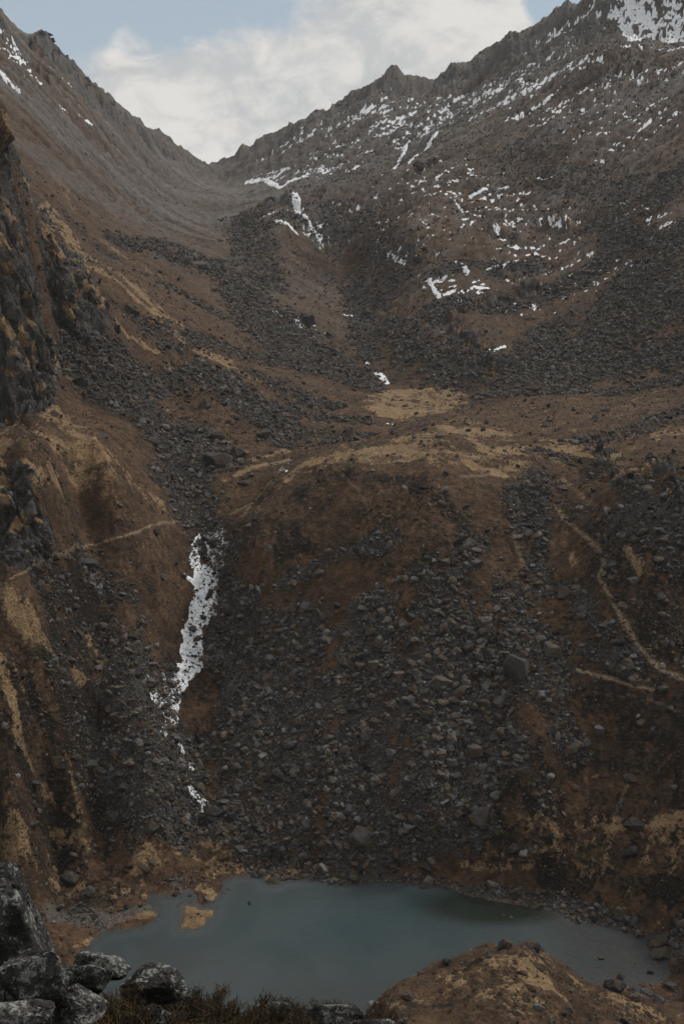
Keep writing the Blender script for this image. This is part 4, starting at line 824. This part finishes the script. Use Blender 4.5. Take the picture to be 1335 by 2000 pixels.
for k_ in big:
    q_ = pos[k_]; asp = float(rr.choice([.5, .7, .9, 1.15], p=[.25, .35, .25, .15])); wd = dd[k_] * 1.0
    o = boulder(q_ + (0, 0, wd * asp * .15), wd, asp, rr)
    tn = o.data.attributes['tint'].data[0].value
    dm_ = np.linalg.norm(MP - q_, axis=1); c = int(dm_.argmin()); dv = q_ - MP[c]
    rel = ('left of' if dv[0] < 0 else 'right of') if abs(dv[0]) > abs(dv[2]) * 1.2 else ('above' if dv[2] > 0 else 'below')
    lm = ' '.join(marks[c][1].split()[:8]); 
    while lm.split()[-1] in ('the', 'of', 'on', 'in', 'a', 'at', 'above', 'below', 'with', 'beside', 'just', 'left', 'right', 'and', 'by', 'among', 'under', 'small', 'big', 'its', 'an', 'where', 'from', 'lower', 'upper', 'high', 'low'): lm = ' '.join(lm.split()[:-1])
    lb = f"{'pale' if tn > .68 else 'dark' if tn < .42 else 'grey'} {({.5:'flat',.7:'squat',.9:'blocky',1.15:'upright'})[asp]} block {rel} the {lm}"
    rn = names[reg[jj[k_], ii[k_]]]
    SHORT.setdefault(lb, []).append((o, q_[2], 'boulders ' + RN.get(rn, 'in the valley')))
RANK = {1: [''], 2: ['lower ', 'upper '], 3: ['lowest ', 'middle ', 'highest '], 4: ['lowest ', 'second lowest ', 'second highest ', 'highest ']}
for lb, L_ in SHORT.items():
    L_.sort(key=lambda e_: e_[1]); rk_ = RANK.get(len(L_)) or [f'{w_} lowest ' if w_ else 'lowest ' for w_ in ['', 'second', 'third', 'fourth', 'fifth', 'sixth', 'seventh', 'eighth', 'ninth', 'tenth'][:len(L_)]]
    for k_, (o, _, gp) in enumerate(L_): tag(o, rk_[min(k_, len(rk_) - 1)] + lb, 'boulder', gp)
print('boulders done')
# fractured slabs and pillars standing out of the rock faces
PC = [rock_shape(v42, rng, 12, 0, 1.0, .02) * (.75, .6, 1.7) for _ in range(24)]
stp = np.where(CLIFF > .25, ss(CLIFF, .25, .6), 0) * (Yd > 120)
def slabs(name, lam_, dm, dx, tilt, sq, lab, seed, sink):
    p_, d_, jj_, ii_ = scatter(lam_, dm, 2.4, dx, seed)
    nrm = np.stack([nx[jj_, ii_], ny[jj_, ii_], nz[jj_, ii_]], -1)
    o = bake(name, None, p_ - nrm * (d_ * sink)[:, None], d_, PC, f42, M_ROCK, np.clip(rng.normal(.42, .16, len(p_)), 0, 1), tilt, sq); tag(o, lab, None, None, 'structure'); print(name, len(p_))
slabs('cliff', stp * (1 - .75 * LEDGE) * .16 * (1 - .7 * FAR), 1.7, 7.5, .16, None, 'jointed dark slabs and pillars of the cliff faces', 21, .16)
slabs('cliff', MC * .030 * ss(Yd, 380, 600) * (MC > .25), 2.6, 9, .35, (1.5, 1.1, .55), 'broken rock steps on the russet spur and valley head', 22, .12)
# pale cobbles along the lake edge
edge = np.exp(-((SD - 1.0) / 1.3) ** 2) * (Yd > 150) * ss(A_, -.12, .0) + .5 * PEB * (SD > -.2)
pos3, d3, j3, i3 = scatter(edge * 1.1, .28, 2.6, 1.1, 13)
o = bake('shore_cobbles', None, pos3 + (0, 0, .04), d3, P12, f12, M_ROCK, np.clip(rng.normal(.75, .2, len(pos3)), 0, 1), .4)
tag(o, 'pale cobbles lining the water edge', 'cobbles', None, 'stuff')
# stones lying in the shallow right bay and off the islets
sh_ = ((SD < -.3) & (SD > -22) & (Yd < 300) & (Xd > 32)) * .05
L = np.where((np.abs(A_) < .4), sh_ * area, 0); c = rng.poisson(L); jj3, ii3 = np.nonzero(c)
p4 = np.stack([X_[jj3, ii3] + rng.uniform(-.3, .3, len(jj3)), Y_[jj3, ii3], np.full(len(jj3), .0)], -1)
o = bake('shore_cobbles', None, p4, rng.uniform(.3, .8, len(p4)), P12, f12, M_ROCK, np.clip(rng.normal(.3, .2, len(p4)), 0, 1), .3, (1, 1, .5))
tag(o, 'scattered stones breaking the surface of the shallow bay', 'cobbles', None, 'stuff')
# low heath clumps
FL = paint([(20,1670,560,1680,46,1),(100,1740,290,1740,30,1),(950,1620,1335,1680,70,1)], .6)
hd = (DARKF * .8 + .12 + KN * .8 + FL * .9) * (1 - .8 * ROCK) * (1 - .97 * meadow) * ss(SD, .3, 2) * (1 - ss(Yd, 420, 620)) * cellv * (1 - .6 * GOLD * (1 - FL)) * 1.7
pos5, d5, j5, i5 = scatter(hd * .9, .36, 2.7, 2.2, 14)
PS = [rock_shape(v42, rng, 14, 0, .6, .09) for _ in range(16)]
PS = PS
o = bake('heath_clumps', None, pos5, d5 * 1.1, PS, f42, M_SHRUB, rng.random(len(pos5)), .2, (1, 1, .7))
tag(o, 'low dark heath clumps dotting the slopes round the lake', 'heath', None, 'stuff')
print('cobbles', len(pos3), 'heath', len(pos5))

# ------------------------------------------------------------------ viewpoint: lichen boulders, shrubs, grass
M_LI, tl, bl = material('lichen rock')
po = tl.new('ShaderNodeNewGeometry').outputs['Position']
a1 = tl.noise(po, 2.2, 7, .68, .3); a2 = tl.noise(po, 13, 6, .7, .4); a3 = tl.noise(po, 30, 4, .6)
c = tl.mix(tl.ramp(tl.math('ADD', a1, tl.math('MULTIPLY', a3, .4)), .55, .88), (.013, .013, .013), (.070, .069, .067))
vv_ = tl.voro(tl.new('ShaderNodeMapping', i_Vector=po, i_Scale=(1, 1, 1)).outputs[0], 5, 'SMOOTH_F1')
lich = tl.ramp(tl.math('ADD', a2, tl.math('MULTIPLY', tl.math('SUBTRACT', a1, .5), .9)), .555, .61)
c = tl.mix(tl.math('MULTIPLY', lich, tl.ramp(a3, .3, .6, .45, 1)), c, (.23, .235, .22))
c = tl.mix(tl.ramp(tl.noise(po, 4.1, 5, .7, .6), .66, .70, 0, .7), c, (.09, .05, .022))
tl.set(bl.inputs['Base Color'], c)
tl.set(bl.inputs['Normal'], bump(tl, tl.math('ADD', a1, tl.math('ADD', tl.math('MULTIPLY', a2, .6), tl.math('MULTIPLY', a3, .25))), .12, .9))
def at_d(u, v, d): a, t = ray(u, v); return np.array((a * d, d, CAMZ + t * d))
FG = [  # u, v, distance, width px, height px, depth factor, label
 (8,1884,10.2,225,400,.8,'tall white-flecked lichen boulder filling the lower left corner'),
 (62,1912,9.2,120,165,.8,'rounded lichen boulder leaning against the tall one'),
 (160,1914,10.4,104,70,.9,'grey lichen boulder behind the whitest one in the lower left'),
 (150,1978,9.2,140,100,.9,'boulder with the whitest lichen patches at the bottom edge'),
 (200,1886,12.4,100,50,.9,'smooth grey boulder jutting out before the lake tip'),
 (290,1930,11.6,132,78,.9,'broad lichen-spotted boulder between the shrubs'),
 (312,1990,10.2,62,52,.9,'small grey boulder at the bottom edge right of the whitest one'),
 (652,1984,12.6,104,52,.8,'pale lichen boulder at the bottom centre'),
 (722,2006,12.4,90,30,.8,'low white-crusted rock right of the bottom centre boulder'),
 (540,1966,13.0,54,12,.8,'thin pale rock ledge among the bottom shrubs'),
 (40,1995,8.6,120,90,.8,'dark boulder in the bottom left corner under the rounded one'),
]
for k_, (u, v, d, wp, hp, dp, lb) in enumerate(FG):
    r = np.random.default_rng(700 + k_); V6, F6 = ico(7)
    p = rock_shape(V6, r, 17, .03, 1.0, 0, (.5, .85)); p = p / np.abs(p).max(0)
    o_ = r.uniform(0, 40, 3); q_ = V6
    nn = fbm3(q_[:, 0] * 2 + o_[0], q_[:, 1] * 2 + o_[1], q_[:, 2] * 2 + o_[2], 6, k_, .55) * .13
    rg = (1 - np.abs(fbm3(q_[:, 0] * 3.1 + o_[1], q_[:, 1] * 3.1, q_[:, 2] * 1.7 + o_[2], 4, k_ + 40)) * 2) * .045
    crack = np.abs(fbm3(q_[:, 0] * 1.6 + o_[2], q_[:, 1] * 1.6 + o_[0], q_[:, 2] * 1.6, 4, k_ + 80)); crack = -.10 * ss(crack, .05, 0)
    p = p * (1 + nn + rg + crack)[:, None]
    c0 = at_d(u, v, d); m2 = np.linalg.norm(c0 - (0, 0, CAMZ)) / F
    p = p * np.array((wp * m2 / 2, (wp + hp) * .5 * dp * .62 * m2 / 2, hp * m2 / 2 * .92))
    o = mesh_from('boulder', p, F6, M_LI, None, True); o.location = c0
    tag(o, lb, 'boulder', 'lichen boulders at the viewpoint')
def gz(x, y):
    a = x / y; i = np.interp(a, ac, np.arange(NC)); j = np.interp(np.log(y), sr, np.arange(NR)); i0 = min(int(i), NC - 2); j0 = min(int(j), NR - 2); f, g_ = i - i0, j - j0
    return (Z_[j0, i0] * (1 - f) + Z_[j0, i0 + 1] * f) * (1 - g_) + (Z_[j0 + 1, i0] * (1 - f) + Z_[j0 + 1, i0 + 1] * f) * g_
def blades(base, n_vec, length, width, r, curl=.5):
    """three-point tapering blades: arrays of base points and directions"""
    n = len(base); side = np.cross(n_vec, r.normal(size=(n, 3))); side /= np.linalg.norm(side, axis=1)[:, None] + 1e-9
    bend = r.normal(size=(n, 3)) * curl * length[:, None] * .4
    mid_ = base + n_vec * (length * .5)[:, None] + bend * .3; tip = base + n_vec * length[:, None] + bend
    wv = side * width[:, None] * .5
    vv = np.stack([base - wv, base + wv, mid_ + wv * .8, mid_ - wv * .8, tip], 1); b = (np.arange(n) * 5)[:, None]
    tri = np.concatenate([b + np.array([[0, 1, 2]]), b + np.array([[0, 2, 3]]), b + np.array([[3, 2, 4]])])
    return vv.reshape(-1, 3), tri
def veg(name, c0, c1, c2):
    m_, t, b = material(name); tn = attr(t, 'tint', 'Fac')
    t.set(b.inputs['Base Color'], t.mix(t.ramp(tn, .65, .95), t.mix(t.ramp(tn, 0, .6), c0, c1), c2)); return m_
M_HEA = veg('heather twigs', (.010, .0078, .005), (.028, .0195, .011), (.062, .043, .020))
M_GRS = veg('dry grass', (.05, .03, .014), (.13, .078, .032), (.22, .15, .07))
M_STEM, _, _ = simple('woody stem', (.02, .014, .01), (.04, .03, .022), 20, .01)
SP = []
for k_ in range(5):
    r = np.random.default_rng(900 + k_); n = 2600
    ns = 16; sb = np.c_[r.normal(0, .10, (ns, 2)), np.full(ns, -.05)]; sd2 = np.c_[r.normal(0, .45, (ns, 2)), np.full(ns, 1.)]; sd2 /= np.linalg.norm(sd2, axis=1)[:, None]
    sl2 = r.uniform(.22, .42, ns); which = r.integers(0, ns, n); along = r.uniform(.2, 1.05, n)
    base = sb[which] + sd2[which] * (sl2[which] * along)[:, None] + r.normal(0, .035, (n, 3))
    dr = sd2[which] * .8 + r.normal(0, .45, (n, 3)); dr[:, 2] = np.abs(dr[:, 2]) + .2; dr /= np.linalg.norm(dr, axis=1)[:, None]
    vv, ff = blades(base, dr, r.uniform(.04, .13, n), r.uniform(.005, .012, n), r)
    fo = mesh_from('foliage', vv, ff, M_HEA, {'tint': np.repeat(r.random(n), 5)}, False)
    vs_, fs_ = blades(sb, sd2, sl2 * 1.05, np.full(ns, .022), r, .2)
    st_ = mesh_from('stem', vs_, fs_, M_STEM, None, False)
    SP.append((fo.data, st_.data)); bpy.data.objects.remove(fo); bpy.data.objects.remove(st_)
SH = [(248,1905,12.3,1.1,'dark heather bush squeezed behind the broad spotted boulder'),(375,1915,12.6,1.25,'red-brown heather mound right of the broad spotted boulder'),(405,1950,12.6,1.1,'heather mound falling away to the lake at lower left centre'),(355,1962,11.5,1.1,'red-brown heather below the broad spotted boulder'),
 (245,1950,10.8,1.1,'red-brown heather left of the broad spotted boulder'),(228,1985,10,1.0,'heather at the bottom edge beside the whitest lichen boulder'),(268,1990,9.8,1.0,'heather left of the small grey boulder at the bottom'),(375,1995,10.5,1.1,'heather right of the small grey boulder at the bottom'),
 (440,1975,12.2,1.1,'heather clump at the lower lip of the viewpoint'),(500,1962,13.2,1.35,'tallest twiggy heather tuft standing up against the lake'),(478,1985,12.2,1.1,'heather in front of the tallest twiggy tuft'),(545,1982,12.6,1.0,'heather over the thin pale rock ledge'),
 (592,1975,13,1.0,'heather left of the pale bottom centre boulder'),(640,1962,13.2,.8,'small heather cushion behind the pale bottom centre boulder'),(520,2000,11.8,1.1,'heather at the bottom edge below the thin ledge'),(590,2002,12,1.0,'heather at the bottom edge left of the bottom centre boulder'),
 (425,2002,11,1.1,'heather at the bottom edge below the lower lip'),(325,1950,12.0,.7,'small heather tuft on the front of the broad boulder'),(120,1875,10.2,.5,'dark moss-like tuft between two lichen boulders'),(318,1896,13,.7,'low heather fringe behind the broad spotted boulder'),(690,1975,13.2,.6,'tiny heather tuft right of the pale bottom centre boulder')]
for k_, (u, v, d, s_, lb) in enumerate(SH):
    r = np.random.default_rng(40 + k_); p = at_d(u, v, d); p[2] -= .34 * s_
    p[2] = min(max(p[2], gz(p[0], p[1]) - .25), gz(p[0], p[1]) + .3)
    e = bpy.data.objects.new('heather_shrub', None); col.objects.link(e); e.location = p; e.scale = (s_ * 1.35, s_ * 1.35, s_ * .78); e.rotation_euler = (0, 0, r.uniform(0, 6.28))
    tag(e, lb, 'shrub', 'heather shrubs at the viewpoint')
    fo = bpy.data.objects.new('foliage', SP[k_ % 5][0]); st_ = bpy.data.objects.new('stem', SP[k_ % 5][1])
    for c_ in (fo, st_): col.objects.link(c_); c_.parent = e
r = np.random.default_rng(5); n = 26000
gx_ = r.uniform(-5.5, 1.2, n); gy_ = r.uniform(7, 14.6, n); kp = fbm(gx_ * 1.3, gy_ * 1.3, 3, 5) > -.25; gx_, gy_ = gx_[kp], gy_[kp]
gzv = np.array([gz(x_, y_) for x_, y_ in zip(gx_, gy_)]); n = len(gx_)
dr = np.c_[r.normal(0, .35, (n, 2)), np.ones(n)]; dr /= np.linalg.norm(dr, axis=1)[:, None]
vv, ff = blades(np.c_[gx_, gy_, gzv], dr, r.uniform(.08, .26, n), r.uniform(.006, .014, n), r, .9)
tag(mesh_from('grass', vv, ff, M_GRS, {'tint': np.repeat(np.clip(r.random(n) * .7 + .4 * (fbm(gx_ * 2, gy_ * 2, 2, 9) > .1), 0, 1), 5)}, False), 'dry golden grass between the viewpoint shrubs', 'grass', None, 'stuff')

# ------------------------------------------------------------------ haze: the air of the whole valley
bm = bmesh.new(); bmesh.ops.create_cube(bm, size=1); me = bpy.data.meshes.new('haze'); bm.to_mesh(me); bm.free()
hz = bpy.data.objects.new('haze', me); col.objects.link(hz)
lo_z, hi_z = float(Z_.min()) - 1, float(Z_.max()) + 25
hz.scale = (3400, 2500, hi_z - lo_z); hz.location = (0, 1200, (hi_z + lo_z) / 2)
mh = bpy.data.materials.new('haze'); mh.use_nodes = True; th = NT(mh.node_tree); th.n.clear()
pv = th.new('ShaderNodeVolumePrincipled'); pv.inputs['Color'].default_value = (.93, .95, 1, 1); pv.inputs['Density'].default_value = .000037; pv.inputs['Anisotropy'].default_value = 0
th.l.new(pv.outputs[0], th.new('ShaderNodeOutputMaterial').inputs['Volume']); me.materials.append(mh)
tag(hz, 'thin pale haze hanging in the valley air', 'haze', None, 'stuff')
print('ground z', lo_z, hi_z)
